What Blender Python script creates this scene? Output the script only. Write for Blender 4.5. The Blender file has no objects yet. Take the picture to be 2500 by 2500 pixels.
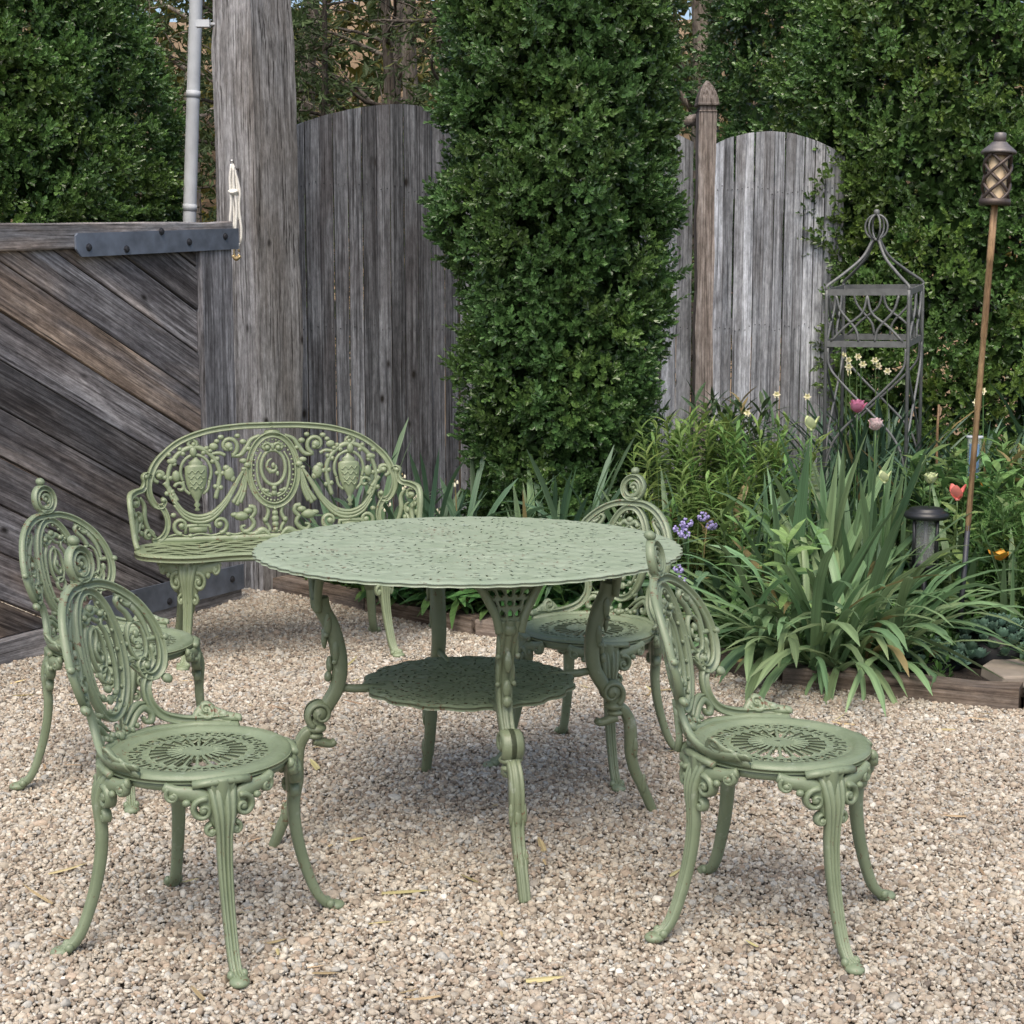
import bpy, math, random
import numpy as np
from math import sin, cos, pi, radians as RAD
rng = np.random.default_rng(7)
random.seed(7)
S = bpy.context.scene
COL = S.collection
# ------------------------------------------------------------------ camera
cam_d = bpy.data.cameras.new('camera'); cam = bpy.data.objects.new('camera', cam_d); COL.objects.link(cam)
cam.location = (0, 0, 1.366); cam.rotation_euler = (RAD(90 - 7.679), 0, 0)
cam_d.sensor_width = 36; cam_d.lens = 54.04; cam_d.clip_start = .05; cam_d.clip_end = 600
S.camera = cam
S.cycles.max_bounces = 6; S.cycles.diffuse_bounces = 3; S.cycles.glossy_bounces = 3; S.cycles.transmission_bounces = 5
# ------------------------------------------------------------------ sky, sun, exposure
W = bpy.data.worlds.new('World'); S.world = W; W.use_nodes = True
nt = W.node_tree; nt.nodes.clear()
sky = nt.nodes.new('ShaderNodeTexSky'); sky.sky_type = 'NISHITA'; sky.sun_disc = False
SUN_EL, SUN_AZ = 58, 190            # azimuth: compass angle, clockwise from +Y
sky.sun_elevation = RAD(SUN_EL); sky.sun_rotation = RAD(SUN_AZ)
sky.air_density = 1.0; sky.dust_density = 4.0; sky.ozone_density = .6
bg = nt.nodes.new('ShaderNodeBackground'); bg.inputs[1].default_value = .135
wo = nt.nodes.new('ShaderNodeOutputWorld')
nt.links.new(sky.outputs[0], bg.inputs[0]); nt.links.new(bg.outputs[0], wo.inputs[0])
sun_d = bpy.data.lights.new('sun', 'SUN'); sun_d.energy = 1.25; sun_d.angle = RAD(42); sun_d.color = (1, .93, .80)
sun = bpy.data.objects.new('sun', sun_d); COL.objects.link(sun); sun.location = (-3, -4, 9)
sun.rotation_euler = (RAD(90 - SUN_EL), 0, RAD(180 - SUN_AZ))
vs = S.view_settings; vs.view_transform = 'Standard'; vs.look = 'None'; vs.exposure = 0.80; vs.gamma = 1; vs.use_curve_mapping = False

# ------------------------------------------------------------------ helpers: objects
def tag(o, label=None, cat=None, group=None, kind=None):
    if label: o['label'] = label
    if cat: o['category'] = cat
    if group: o['group'] = group
    if kind: o['kind'] = kind
    return o
def empty(name, loc=(0, 0, 0), rz=0, label=None, cat=None, group=None):
    o = bpy.data.objects.new(name, None); COL.objects.link(o); o.location = loc; o.rotation_euler = (0, 0, rz)
    o.empty_display_size = .05
    return tag(o, label, cat, group)
def obj(name, me, parent=None, loc=(0, 0, 0), rot=(0, 0, 0), scale=None):
    o = bpy.data.objects.new(name, me); COL.objects.link(o)
    if parent is not None: o.parent = parent
    o.location = loc; o.rotation_euler = rot
    if scale is not None: o.scale = scale
    return o
def copy_tree(o, parent=None):
    c = o.copy(); COL.objects.link(c); c.parent = parent
    for ch in list(o.children): copy_tree(ch, c)
    return c

# ------------------------------------------------------------------ helpers: meshes
class MB:
    def __init__(s): s.V = []; s.F3 = []; s.F4 = []; s.n = 0; s.C = []
    def add(s, v, quads=None, tris=None, col=None):
        v = np.asarray(v, float).reshape(-1, 3); s.V.append(v)
        if quads is not None and len(quads): s.F4.append(np.asarray(quads, int).reshape(-1, 4) + s.n)
        if tris is not None and len(tris): s.F3.append(np.asarray(tris, int).reshape(-1, 3) + s.n)
        if col is not None: s.C.append(np.broadcast_to(np.asarray(col, float), (len(v), 3)))
        s.n += len(v); return s
    def map(s, fn):
        v = np.concatenate(s.V); s.V = [fn(v)]; return s
    def merge(s, o):
        s.add(np.concatenate(o.V), np.concatenate(o.F4) if o.F4 else None, np.concatenate(o.F3) if o.F3 else None); return s
    def mesh(s, name, mat, smooth=True):
        v = np.concatenate(s.V); me = bpy.data.meshes.new(name)
        f4 = np.concatenate(s.F4) if s.F4 else np.zeros((0, 4), int)
        f3 = np.concatenate(s.F3) if s.F3 else np.zeros((0, 3), int)
        me.vertices.add(len(v)); me.vertices.foreach_set('co', v.astype(np.float32).ravel())
        nl = f4.size + f3.size; me.loops.add(nl); me.polygons.add(len(f4) + len(f3))
        me.loops.foreach_set('vertex_index', np.concatenate([f4.ravel(), f3.ravel()]).astype(np.int32))
        ls = np.concatenate([np.arange(len(f4)) * 4, f4.size + np.arange(len(f3)) * 3]).astype(np.int32)
        me.polygons.foreach_set('loop_start', ls)
        if s.C:
            c = np.concatenate(s.C); a = me.attributes.new('col', 'FLOAT_COLOR', 'POINT')
            a.data.foreach_set('color', np.c_[c, np.ones(len(c))].astype(np.float32).ravel())
        me.update(calc_edges=True)
        me.polygons.foreach_set('use_smooth', np.full(len(me.polygons), bool(smooth)))
        if smooth == 'angle': me.set_sharp_from_angle(angle=RAD(32))
        if mat: me.materials.append(mat)
        return me
    # --- shapes
    def box(s, c, h, R=None):
        c = np.asarray(c, float); h = np.asarray(h, float)
        v = np.array([[x, y, z] for x in (-1, 1) for y in (-1, 1) for z in (-1, 1)], float) * h
        if R is not None: v = v @ np.asarray(R).T
        return s.add(v + c, [[0, 1, 3, 2], [4, 6, 7, 5], [0, 4, 5, 1], [2, 3, 7, 6], [0, 2, 6, 4], [1, 5, 7, 3]])
    def tube(s, path, r, n=8, cap=True, flat=1.0, ref=None, col=None):
        p = np.asarray(path, float); N = len(p); r = np.broadcast_to(np.asarray(r, float), (N,))
        t = np.gradient(p, axis=0); t /= np.linalg.norm(t, axis=1)[:, None] + 1e-12
        if ref is None:
            ref = np.array([0, 0, 1.]) if abs(t[:, 2]).mean() < .75 else np.array([1., 0, 0])
        ref = np.asarray(ref, float)
        A = np.empty((N, 3)); a = ref - t[0] * (ref @ t[0]); a /= np.linalg.norm(a) + 1e-12
        for i in range(N):
            a = a - t[i] * (a @ t[i]); a /= np.linalg.norm(a) + 1e-12; A[i] = a
        B = np.cross(t, A)
        an = np.arange(n) * 2 * pi / n
        v = p[:, None] + r[:, None, None] * (np.cos(an)[None, :, None] * A[:, None] + flat * np.sin(an)[None, :, None] * B[:, None])
        i, j = np.meshgrid(np.arange(N - 1), np.arange(n), indexing='ij'); j2 = (j + 1) % n
        q = np.stack([i * n + j, i * n + j2, (i + 1) * n + j2, (i + 1) * n + j], -1).reshape(-1, 4)
        v = v.reshape(-1, 3); tr = None
        if cap:
            v = np.vstack([v, p[0], p[-1]]); k = np.arange(n); k2 = (k + 1) % n
            tr = np.vstack([np.c_[k2, k, np.full(n, N * n)], np.c_[(N - 1) * n + k, (N - 1) * n + k2, np.full(n, N * n + 1)]])
        return s.add(v, q, tr, col)
    def ball(s, c, r, n=8, m=6, col=None):
        r = np.broadcast_to(np.asarray(r, float), (3,)) * getattr(s, 'k', 1)
        th = np.linspace(0, pi, m + 1)[1:-1]; ph = np.arange(n) * 2 * pi / n
        v = np.stack([np.sin(th)[:, None] * np.cos(ph), np.sin(th)[:, None] * np.sin(ph), np.cos(th)[:, None] + 0 * ph], -1).reshape(-1, 3)
        v = np.vstack([v, [0, 0, 1], [0, 0, -1]]) * r + np.asarray(c, float)
        i, j = np.meshgrid(np.arange(m - 2), np.arange(n), indexing='ij'); j2 = (j + 1) % n
        q = np.stack([i * n + j, (i + 1) * n + j, (i + 1) * n + j2, i * n + j2], -1).reshape(-1, 4)
        k = np.arange(n); k2 = (k + 1) % n; L = (m - 2) * n
        tr = np.vstack([np.c_[k, k2, np.full(n, (m - 1) * n)], np.c_[L + k2, L + k, np.full(n, (m - 1) * n + 1)]])
        return s.add(v, q, tr, col)
    def lathe(s, prof, n=16, c=(0, 0, 0)):
        p = np.asarray(prof, float); N = len(p); an = np.arange(n) * 2 * pi / n
        v = np.stack([p[:, 0, None] * np.cos(an), p[:, 0, None] * np.sin(an), p[:, 1, None] + 0 * an], -1).reshape(-1, 3) + np.asarray(c, float)
        i, j = np.meshgrid(np.arange(N - 1), np.arange(n), indexing='ij'); j2 = (j + 1) % n
        return s.add(v, np.stack([i * n + j, i * n + j2, (i + 1) * n + j2, (i + 1) * n + j], -1).reshape(-1, 4))
    # flat ornament: band along a 2-D path, w out of plane
    def band(s, path, hw, d, prof=None, closed=False, cap=True):
        p = np.asarray(path, float); N = len(p)
        hw = np.broadcast_to(np.asarray(hw, float), (N,)) * getattr(s, 'k', 1); d = np.broadcast_to(np.asarray(d, float), (N,))
        if closed: t = np.roll(p, -1, 0) - np.roll(p, 1, 0)
        else: t = np.gradient(p, axis=0)
        t /= np.linalg.norm(t, axis=1)[:, None] + 1e-12
        nn = np.c_[-t[:, 1], t[:, 0]]; pr = np.asarray(prof if prof is not None else ROUND, float); n = len(pr)
        uv = p[:, None] + nn[:, None] * (pr[None, :, 0, None] * hw[:, None, None])
        v = np.concatenate([uv, (pr[None, :, 1] * d[:, None])[..., None]], -1).reshape(-1, 3)
        M = N if closed else N - 1
        i, j = np.meshgrid(np.arange(M), np.arange(n), indexing='ij'); j2 = (j + 1) % n; i2 = (i + 1) % N
        q = np.stack([i * n + j, i2 * n + j, i2 * n + j2, i * n + j2], -1).reshape(-1, 4); tr = None
        if cap and not closed:
            v = np.vstack([v, [*p[0], 0], [*p[-1], 0]]); k = np.arange(n); k2 = (k + 1) % n
            tr = np.vstack([np.c_[k, k2, np.full(n, N * n)], np.c_[(N - 1) * n + k2, (N - 1) * n + k, np.full(n, N * n + 1)]])
        return s.add(v, q, tr)
ROUND = [(-1, -.35), (-1, .15), (-.7, .75), (0, 1), (.7, .75), (1, .15), (1, -.35), (0, -.55)]
GROOVE = [(-1, -.5), (-1, .35), (-.82, .95), (-.58, .95), (-.42, .35), (0, .2), (.42, .35), (.58, .95), (.82, .95), (1, .35), (1, -.5), (0, -.6)]
RIDGE3 = [(-1, -.5), (-1, .3), (-.8, .8), (-.55, .3), (-.25, 1), (.25, 1), (.55, .3), (.8, .8), (1, .3), (1, -.5)]
def spl(pts, n=40):
    p = np.asarray(pts, float); N = len(p)
    P = np.vstack([2 * p[0] - p[1], p, 2 * p[-1] - p[-2]])
    t = np.linspace(0, N - 1 - 1e-9, n); i = t.astype(int); f = (t - i)[:, None]
    a, b, c, d = P[i], P[i + 1], P[i + 2], P[i + 3]
    return .5 * (2 * b + (c - a) * f + (2 * a - 5 * b + 4 * c - d) * f ** 2 + (3 * b - a - 3 * c + d) * f ** 3)
def spiral(c, r0, r1, a0, a1, n=28, sx=1):
    a = np.linspace(RAD(a0), RAD(a1), n); r = np.linspace(r0, r1, n)
    return np.c_[c[0] + sx * r * np.cos(a), c[1] + r * np.sin(a)]
def oval(c, a, b, n=48, a0=0, a1=360):
    t = np.linspace(RAD(a0), RAD(a1), n, endpoint=(a1 - a0 != 360)); return np.c_[c[0] + a * np.cos(t), c[1] + b * np.sin(t)]
def mir(p): p = np.array(p, float); p[:, 0] *= -1; return p
def lerp(t, xs, ys): return np.interp(t, xs, ys)
def grid_solid(P, mask, thick, wrap=False):
    """plate with holes: P (ni,nj,3) top points, mask (cells) True = metal"""
    ni, nj = P.shape[:2]; ci, cj = mask.shape
    top = P.reshape(-1, 3); bot = top - np.array([0, 0, thick]); off = ni * nj
    I, J = np.nonzero(mask); J2 = (J + 1) % nj
    a, b, c, d = I * nj + J, (I + 1) * nj + J, (I + 1) * nj + J2, I * nj + J2
    Q = [np.c_[a, b, c, d], np.c_[a, d, c, b] + off]
    def wall(nb, p, q):
        Q.append(np.c_[p[nb], q[nb], q[nb] + off, p[nb] + off])
    def m(i, j):
        if wrap: j = j % cj
        ok = (i >= 0) & (i < ci) & (j >= 0) & (j < cj); r = np.zeros(len(i), bool); r[ok] = mask[i[ok], j[ok]]; return r
    wall(~m(I - 1, J), d, a); wall(~m(I + 1, J), b, c); wall(~m(I, J - 1), a, b); wall(~m(I, J + 1), c, d)
    Q = np.concatenate(Q); V = np.vstack([top, bot])
    used = np.unique(Q); re = np.zeros(len(V), int); re[used] = np.arange(len(used))
    return V[used], re[Q]

# ------------------------------------------------------------------ helpers: materials
def new_mat(name):
    m = bpy.data.materials.new(name); m.use_nodes = True; t = m.node_tree
    return m, t, t.nodes['Principled BSDF'], t.nodes['Material Output']
def nd(t, typ, **kw):
    n = t.nodes.new(typ)
    for k, v in kw.items():
        if k.startswith('i_'):
            key = k[2:]; n.inputs[int(key) if key.isdigit() else key].default_value = v
        else: setattr(n, k, v)
    return n
def ramp(t, stops, fac=None):
    r = t.nodes.new('ShaderNodeValToRGB'); e = r.color_ramp.elements
    while len(e) < len(stops): e.new(.5)
    for x, (p, c) in zip(e, stops): x.position = p; x.color = (*c, 1)
    if fac is not None: t.links.new(fac, r.inputs[0])
    return r
def mix(t, a, b, f, mode='MIX'):
    n = t.nodes.new('ShaderNodeMix'); n.data_type = 'RGBA'; n.blend_type = mode
    for s_, x in ((0, f), (6, a), (7, b)):
        if isinstance(x, (int, float)): n.inputs[s_].default_value = x
        elif isinstance(x, tuple): n.inputs[s_].default_value = (*x, 1)
        else: t.links.new(x, n.inputs[s_])
    return n.outputs[2]
def bump(t, h, b, strength=.3, dist=.01):
    n = nd(t, 'ShaderNodeBump'); n.inputs['Strength'].default_value = strength; n.inputs['Distance'].default_value = dist
    t.links.new(h, n.inputs['Height']); t.links.new(n.outputs[0], b.inputs['Normal'])
def noise(t, scale, detail=4, vec=None, rough=.55, dist=0):
    n = nd(t, 'ShaderNodeTexNoise'); n.inputs['Scale'].default_value = scale; n.inputs['Detail'].default_value = detail
    n.inputs['Roughness'].default_value = rough; n.inputs['Distortion'].default_value = dist
    if vec is not None: t.links.new(vec, n.inputs['Vector'])
    return n
def plain(name, c, rough=.5, metal=0, var=.25, scale=30, bmp=.1, spec=.5):
    m, t, b, o = new_mat(name); tc = nd(t, 'ShaderNodeTexCoord')
    n = noise(t, scale, 5, tc.outputs['Object'])
    r = ramp(t, [(.25, tuple(x * (1 - var) for x in c)), (.75, tuple(min(1, x * (1 + var)) for x in c))], n.outputs[0])
    t.links.new(r.outputs[0], b.inputs['Base Color']); b.inputs['Roughness'].default_value = rough; b.inputs['Metallic'].default_value = metal
    b.inputs['Specular IOR Level'].default_value = spec
    if bmp: bump(t, n.outputs[0], b, bmp, .004)
    return m
def paint_mat(name, lo, hi):
    m, t, b, o = new_mat(name); tc = nd(t, 'ShaderNodeTexCoord'); oi = nd(t, 'ShaderNodeObjectInfo')
    n1 = noise(t, 9, 5, tc.outputs['Object']); n2 = noise(t, 160, 3, tc.outputs['Object']); n3 = noise(t, 38, 6, tc.outputs['Object'], .7)
    r = ramp(t, [(.3, lo), (.7, hi)], n1.outputs[0])
    r3 = ramp(t, [(.68, (0, 0, 0)), (.78, (1, 1, 1))], n3.outputs[0])
    c = mix(t, r.outputs[0], (.12, .13, .08), r3.outputs[0]); 
    fx = nd(t, 'ShaderNodeMath', operation='MULTIPLY', i_1=.45); t.links.new(r3.outputs[0], fx.inputs[0])
    c = mix(t, r.outputs[0], (.13, .15, .095), fx.outputs[0])
    n4 = noise(t, 75, 6, tc.outputs['Object'], .65); n5 = noise(t, 4.5, 2, tc.outputs['Object']); mz = nd(t, 'ShaderNodeMath', operation='MULTIPLY_ADD', i_1=.35); t.links.new(n5.outputs[0], mz.inputs[0]); t.links.new(n4.outputs[0], mz.inputs[2])
    ru = ramp(t, [(.815, (0, 0, 0)), (.845, (1, 1, 1))], mz.outputs[0]); c = mix(t, c, (.13, .072, .036), ru.outputs[0])          # rust specks where paint has chipped
    n6 = noise(t, 22, 5, tc.outputs['Object'], .7); pl = ramp(t, [(.60, (0, 0, 0)), (.74, (.55,) * 3)], n6.outputs[0]); c = mix(t, c, (.40, .45, .38), pl.outputs[0])   # chalking
    t.links.new(c, b.inputs['Base Color'])
    rr = ramp(t, [(.3, (.36,) * 3), (.8, (.60,) * 3)], n3.outputs[0]); t.links.new(rr.outputs[0], b.inputs['Roughness'])
    b.inputs['Specular IOR Level'].default_value = .6
    ad = nd(t, 'ShaderNodeMath', operation='ADD'); t.links.new(n2.outputs[0], ad.inputs[0]); t.links.new(n3.outputs[0], ad.inputs[1])
    bump(t, ad.outputs[0], b, .35, .0016)
    return m
def wood_mat(name, cols, axis=0, grain=26, stretch=.045, rough=.85, bmp=.6, knots=True, dark=(.022, .019, .017), patch=None, alt=None, crk=0, vr=(.62, 1.32)):
    """weathered wood, grain along a local axis; every object differs through Object Info random"""
    m, t, b, o = new_mat(name); tc = nd(t, 'ShaderNodeTexCoord'); oi = nd(t, 'ShaderNodeObjectInfo')
    sh = nd(t, 'ShaderNodeVectorMath', operation='SCALE'); cmb = nd(t, 'ShaderNodeCombineXYZ')
    cmb.inputs[0].default_value = 37; cmb.inputs[1].default_value = 23; cmb.inputs[2].default_value = 51
    t.links.new(cmb.outputs[0], sh.inputs[0]); t.links.new(oi.outputs['Random'], sh.inputs['Scale'])
    ad = nd(t, 'ShaderNodeVectorMath', operation='ADD'); t.links.new(tc.outputs['Object'], ad.inputs[0]); t.links.new(sh.outputs[0], ad.inputs[1])
    def st(k):
        mp = nd(t, 'ShaderNodeMapping'); sc = [1, 1, 1]; sc[axis] = k; mp.inputs['Scale'].default_value = sc
        t.links.new(ad.outputs[0], mp.inputs[0]); return mp.outputs[0]
    g1 = noise(t, grain, 5, st(stretch * 1.3), .62, .9)           # broad figure
    g2 = noise(t, grain * 5, 4, st(stretch * .35), .6, .2)        # fine fibres
    g3 = noise(t, 3.2, 4, st(.35), .6, .4)                        # weather patches
    g2.inputs['Detail'].default_value = 7; g2.inputs['Roughness'].default_value = .72
    w = nd(t, 'ShaderNodeMath', operation='MULTIPLY_ADD', i_1=.62); t.links.new(g2.outputs[0], w.inputs[0])
    w2 = nd(t, 'ShaderNodeMath', operation='MULTIPLY', i_1=.45); t.links.new(g1.outputs[0], w2.inputs[0]); t.links.new(w2.outputs[0], w.inputs[2])
    r1 = ramp(t, [(.41, cols[0]), (.50, cols[1]), (.56, cols[2]), (.65, cols[3])], w.outputs[0])
    pc = patch or tuple(x * .72 for x in cols[1])
    rp = ramp(t, [(.42, (0, 0, 0)), (.66, (1, 1, 1))], g3.outputs[0])
    c = mix(t, r1.outputs[0], mix(t, r1.outputs[0], pc, .7), rp.outputs[0])
    hv = nd(t, 'ShaderNodeHueSaturation'); mr = nd(t, 'ShaderNodeMapRange'); mr.inputs[3].default_value = vr[0]; mr.inputs[4].default_value = vr[1]
    t.links.new(oi.outputs['Random'], mr.inputs[0]); t.links.new(mr.outputs[0], hv.inputs['Value']); t.links.new(c, hv.inputs['Color'])
    c = hv.outputs[0]; h = w.outputs[0]
    if alt:                                               # some boards browner than others
        wn = nd(t, 'ShaderNodeTexWhiteNoise', noise_dimensions='1D'); t.links.new(oi.outputs['Random'], wn.inputs['W'])
        g4 = noise(t, 5, 3, st(.18), .6, .6); mm = nd(t, 'ShaderNodeMath', operation='MULTIPLY'); t.links.new(wn.outputs[0], mm.inputs[0])
        r4 = ramp(t, [(.40, (0, 0, 0)), (.62, (1, 1, 1))], g4.outputs[0]); t.links.new(r4.outputs[0], mm.inputs[1])
        c = mix(t, c, mix(t, c, alt, 1.0, 'MULTIPLY'), mm.outputs[0])
    g5 = noise(t, 55, 7, st(.30), .75); r5 = ramp(t, [(.34, (.55,) * 3), (.5, (1,) * 3), (.66, (1.5,) * 3)], g5.outputs[0]); c = mix(t, c, r5.outputs[0], .85, 'MULTIPLY')
    cr = ramp(t, [(.345 + crk, (1, 1, 1)), (.40 + crk, (0, 0, 0))], g2.outputs[0])     # open checks
    c = mix(t, c, dark, cr.outputs[0])
    if knots:
        vo = nd(t, 'ShaderNodeTexVoronoi'); vo.inputs['Scale'].default_value = 6.0; t.links.new(st(.55), vo.inputs['Vector'])
        vr = ramp(t, [(.04, (1, 1, 1)), (.07, (.6,) * 3), (.10, (.15,) * 3), (.16, (0,) * 3)], vo.outputs['Distance'])
        c = mix(t, c, dark, vr.outputs[0])
    t.links.new(c, b.inputs['Base Color']); b.inputs['Roughness'].default_value = rough; b.inputs['Specular IOR Level'].default_value = .25
    bump(t, h, b, bmp, .006)
    return m
def leaf_mat(name, base, tip=None, var=.35, trans=.25, rough=.45, attr=True, hue=.03, spec=.4):
    m, t, b, o = new_mat(name)
    if attr:
        at = nd(t, 'ShaderNodeAttribute', attribute_name='col'); src = at.outputs['Color']
        c = mix(t, src, base, 1.0, 'MULTIPLY')
    else:
        tc = nd(t, 'ShaderNodeTexCoord'); oi = nd(t, 'ShaderNodeObjectInfo')
        mp = nd(t, 'ShaderNodeMapping'); mp.inputs['Scale'].default_value = (3, 160, 3); t.links.new(tc.outputs['Object'], mp.inputs[0])
        n = noise(t, 1, 3, mp.outputs[0]); 
        r = ramp(t, [(.3, tuple(x * .68 for x in base)), (.7, tuple(x * 1.28 for x in base))], n.outputs[0])
        sp = nd(t, 'ShaderNodeSeparateXYZ'); t.links.new(tc.outputs['Generated'], sp.inputs[0])
        hv = nd(t, 'ShaderNodeHueSaturation'); mr = nd(t, 'ShaderNodeMapRange'); mr.inputs[3].default_value = 1 - var; mr.inputs[4].default_value = 1 + var
        mh = nd(t, 'ShaderNodeMapRange'); mh.inputs[3].default_value = .5 - hue; mh.inputs[4].default_value = .5 + hue
        t.links.new(oi.outputs['Random'], mr.inputs[0]); t.links.new(mr.outputs[0], hv.inputs['Value'])
        wn = nd(t, 'ShaderNodeTexWhiteNoise', noise_dimensions='1D'); t.links.new(oi.outputs['Random'], wn.inputs['W']); t.links.new(wn.outputs[0], mh.inputs[0])
        t.links.new(mh.outputs[0], hv.inputs['Hue']); t.links.new(r.outputs[0], hv.inputs['Color']); c = hv.outputs[0]
        gt = nd(t, 'ShaderNodeMath', operation='GREATER_THAN', i_1=.965); wn2 = nd(t, 'ShaderNodeTexWhiteNoise', noise_dimensions='1D'); ad2 = nd(t, 'ShaderNodeMath', operation='ADD', i_1=3.7); t.links.new(oi.outputs['Random'], ad2.inputs[0]); t.links.new(ad2.outputs[0], wn2.inputs['W']); t.links.new(wn2.outputs[0], gt.inputs[0])
        c = mix(t, c, (.30, .24, .11), gt.outputs[0])
    t.links.new(c, b.inputs['Base Color']); b.inputs['Roughness'].default_value = rough; b.inputs['Specular IOR Level'].default_value = spec
    if trans:
        tr = nd(t, 'ShaderNodeBsdfTranslucent'); ms = nd(t, 'ShaderNodeMixShader', i_0=trans); t.links.new(c, tr.inputs[0])
        t.links.new(b.outputs[0], ms.inputs[1]); t.links.new(tr.outputs[0], ms.inputs[2]); t.links.new(ms.outputs[0], o.inputs[0])
    return m
M = {}
M['paint'] = paint_mat('sage_green_paint', (.148, .188, .112), (.212, .260, .164))
M['paint_pale'] = paint_mat('pale_green_paint', (.242, .298, .205), (.322, .378, .276))  # lighter, greyer green for the tabletop
M['paint_bench'] = paint_mat('yellowed_green_paint', (.172, .214, .120), (.245, .292, .178))
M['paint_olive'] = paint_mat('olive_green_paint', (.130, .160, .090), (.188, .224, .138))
G4 = [(.055, .052, .055), (.135, .13, .135), (.235, .23, .24), (.36, .355, .37)]
M['fence'] = wood_mat('weathered_fence_wood', [(.036, .038, .043), (.098, .103, .114), (.170, .178, .196), (.28, .292, .318)], 2, 30, .035, patch=(.065, .058, .060))
M['fence_pale'] = wood_mat('silvered_fence_wood', [(.09, .093, .102), (.29, .305, .335), (.45, .47, .51), (.60, .62, .66)], 2, 30, .035, patch=(.17, .16, .158))
M['post'] = wood_mat('old_post_timber', [(.085, .080, .078), (.225, .218, .214), (.34, .335, .335), (.46, .455, .46)], 2, 24, .05, patch=(.20, .180, .162), bmp=1.0, crk=.035)
M['gate'] = wood_mat('dark_gate_planks', [(.036, .033, .034), (.095, .088, .090), (.16, .152, .155), (.29, .28, .285)], 0, 20, .06, patch=(.055, .052, .057), alt=(1.6, 1.28, .95), vr=(.6, 1.75))
M['rail'] = wood_mat('grey_gate_rail', [(.08, .076, .078), (.21, .205, .21), (.33, .325, .335), (.45, .445, .46)], 0, 26, .05, alt=(1.4, 1.1, .85))
M['stile'] = wood_mat('grey_gate_stile', [(.05, .047, .050), (.12, .118, .125), (.20, .198, .21), (.30, .30, .32)], 2, 26, .05)
M['sleeper'] = wood_mat('edging_timber', [(.06, .042, .032), (.14, .105, .08), (.21, .165, .13), (.29, .24, .20)], 0, 20, .06, patch=(.16, .145, .14), knots=False)
M['cedar'] = wood_mat('brown_post_wood', [(.07, .056, .048), (.17, .14, .12), (.26, .22, .195), (.35, .31, .285)], 2, 26, .05, patch=(.15, .135, .125), knots=False)
M['bark'] = wood_mat('bark', [(.02, .016, .012), (.055, .045, .036), (.10, .085, .07), (.17, .15, .125)], 2, 16, .2, bmp=1, knots=False)
M['iron'] = plain('grey_iron', (.15, .155, .155), .55, .2, .25, 40)
M['strap'] = plain('blue_grey_steel_strap', (.15, .175, .22), .5, .25, .35, 14)
M['bolt'] = plain('dark_bolt', (.05, .052, .06), .5, .5)
M['white_paint'] = plain('weathered_white_pole', (.46, .485, .51), .65, 0, .28, 5)
M['rope'] = plain('white_rope', (.70, .68, .62), .8, 0, .2, 200, .4)
M['brass'] = plain('brass', (.55, .42, .22), .35, .8)
M['chrome'] = plain('dull_chrome', (.45, .44, .42), .35, .8)
# ------------------------------------------------------------------ ground
def sheet(name, x0, x1, y0, y1, z, mat, n=1, amp=0):
    X, Y = np.meshgrid(np.linspace(x0, x1, n + 1), np.linspace(y0, y1, n + 1), indexing='ij')
    Z = z + amp * (np.sin(X * 1.7 + 1) * np.cos(Y * 1.3) + .5 * np.sin(X * 4.1 + Y * 3.3))
    i, j = np.meshgrid(np.arange(n), np.arange(n), indexing='ij'); k = n + 1
    q = np.stack([i * k + j, (i + 1) * k + j, (i + 1) * k + j + 1, i * k + j + 1], -1).reshape(-1, 4)
    o = obj(name, MB().add(np.stack([X, Y, Z], -1), q).mesh(name, mat)); o['kind'] = 'structure'; return o
def soil_mat(name, c1, c2, scale=18):
    m, t, b, o = new_mat(name); tc = nd(t, 'ShaderNodeTexCoord'); n = noise(t, scale, 8, tc.outputs['Object'], .7); n2 = noise(t, scale * .12, 3, tc.outputs['Object'])
    r = ramp(t, [(.3, c1), (.7, c2)], n.outputs[0]); c = mix(t, r.outputs[0], tuple(x * .6 for x in c1), n2.outputs[0])
    t.links.new(c, b.inputs['Base Color']); b.inputs['Roughness'].default_value = .95; bump(t, n.outputs[0], b, .8, .03); return m
M['litter'] = soil_mat('leaf_litter_ground', (.07, .045, .028), (.24, .155, .085), 9)
M['grit'] = soil_mat('gravel_base', (.12, .10, .08), (.27, .23, .185), 90)
M['soil'] = soil_mat('garden_soil', (.022, .016, .012), (.07, .05, .036), 25)
sheet('ground', -150, 150, -60, 300, -.03, M['litter'])
EDGE = [(-1.22, 7.42), (-.62, 6.81), (-.124, 6.321), (.25, 6.10), (.60, 5.84), (1.0, 5.47), (1.75, 5.12), (2.6, 4.86)]
def poly(name, pts, z, mat):
    n = len(pts); me = bpy.data.meshes.new(name); me.from_pydata([(x, y, z) for x, y in pts], [], [list(range(n))]); me.materials.append(mat)
    o = obj(name, me); o['kind'] = 'structure'; return o
poly('gravel_yard', [(-6, -4), (6, -4), (6, 4.6), (2.6, 4.87)] + [(x, y + .02) for x, y in EDGE[::-1][1:]] + [(-1.3, 7.6), (-6, 7.6)], -.006, M['grit'])
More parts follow.
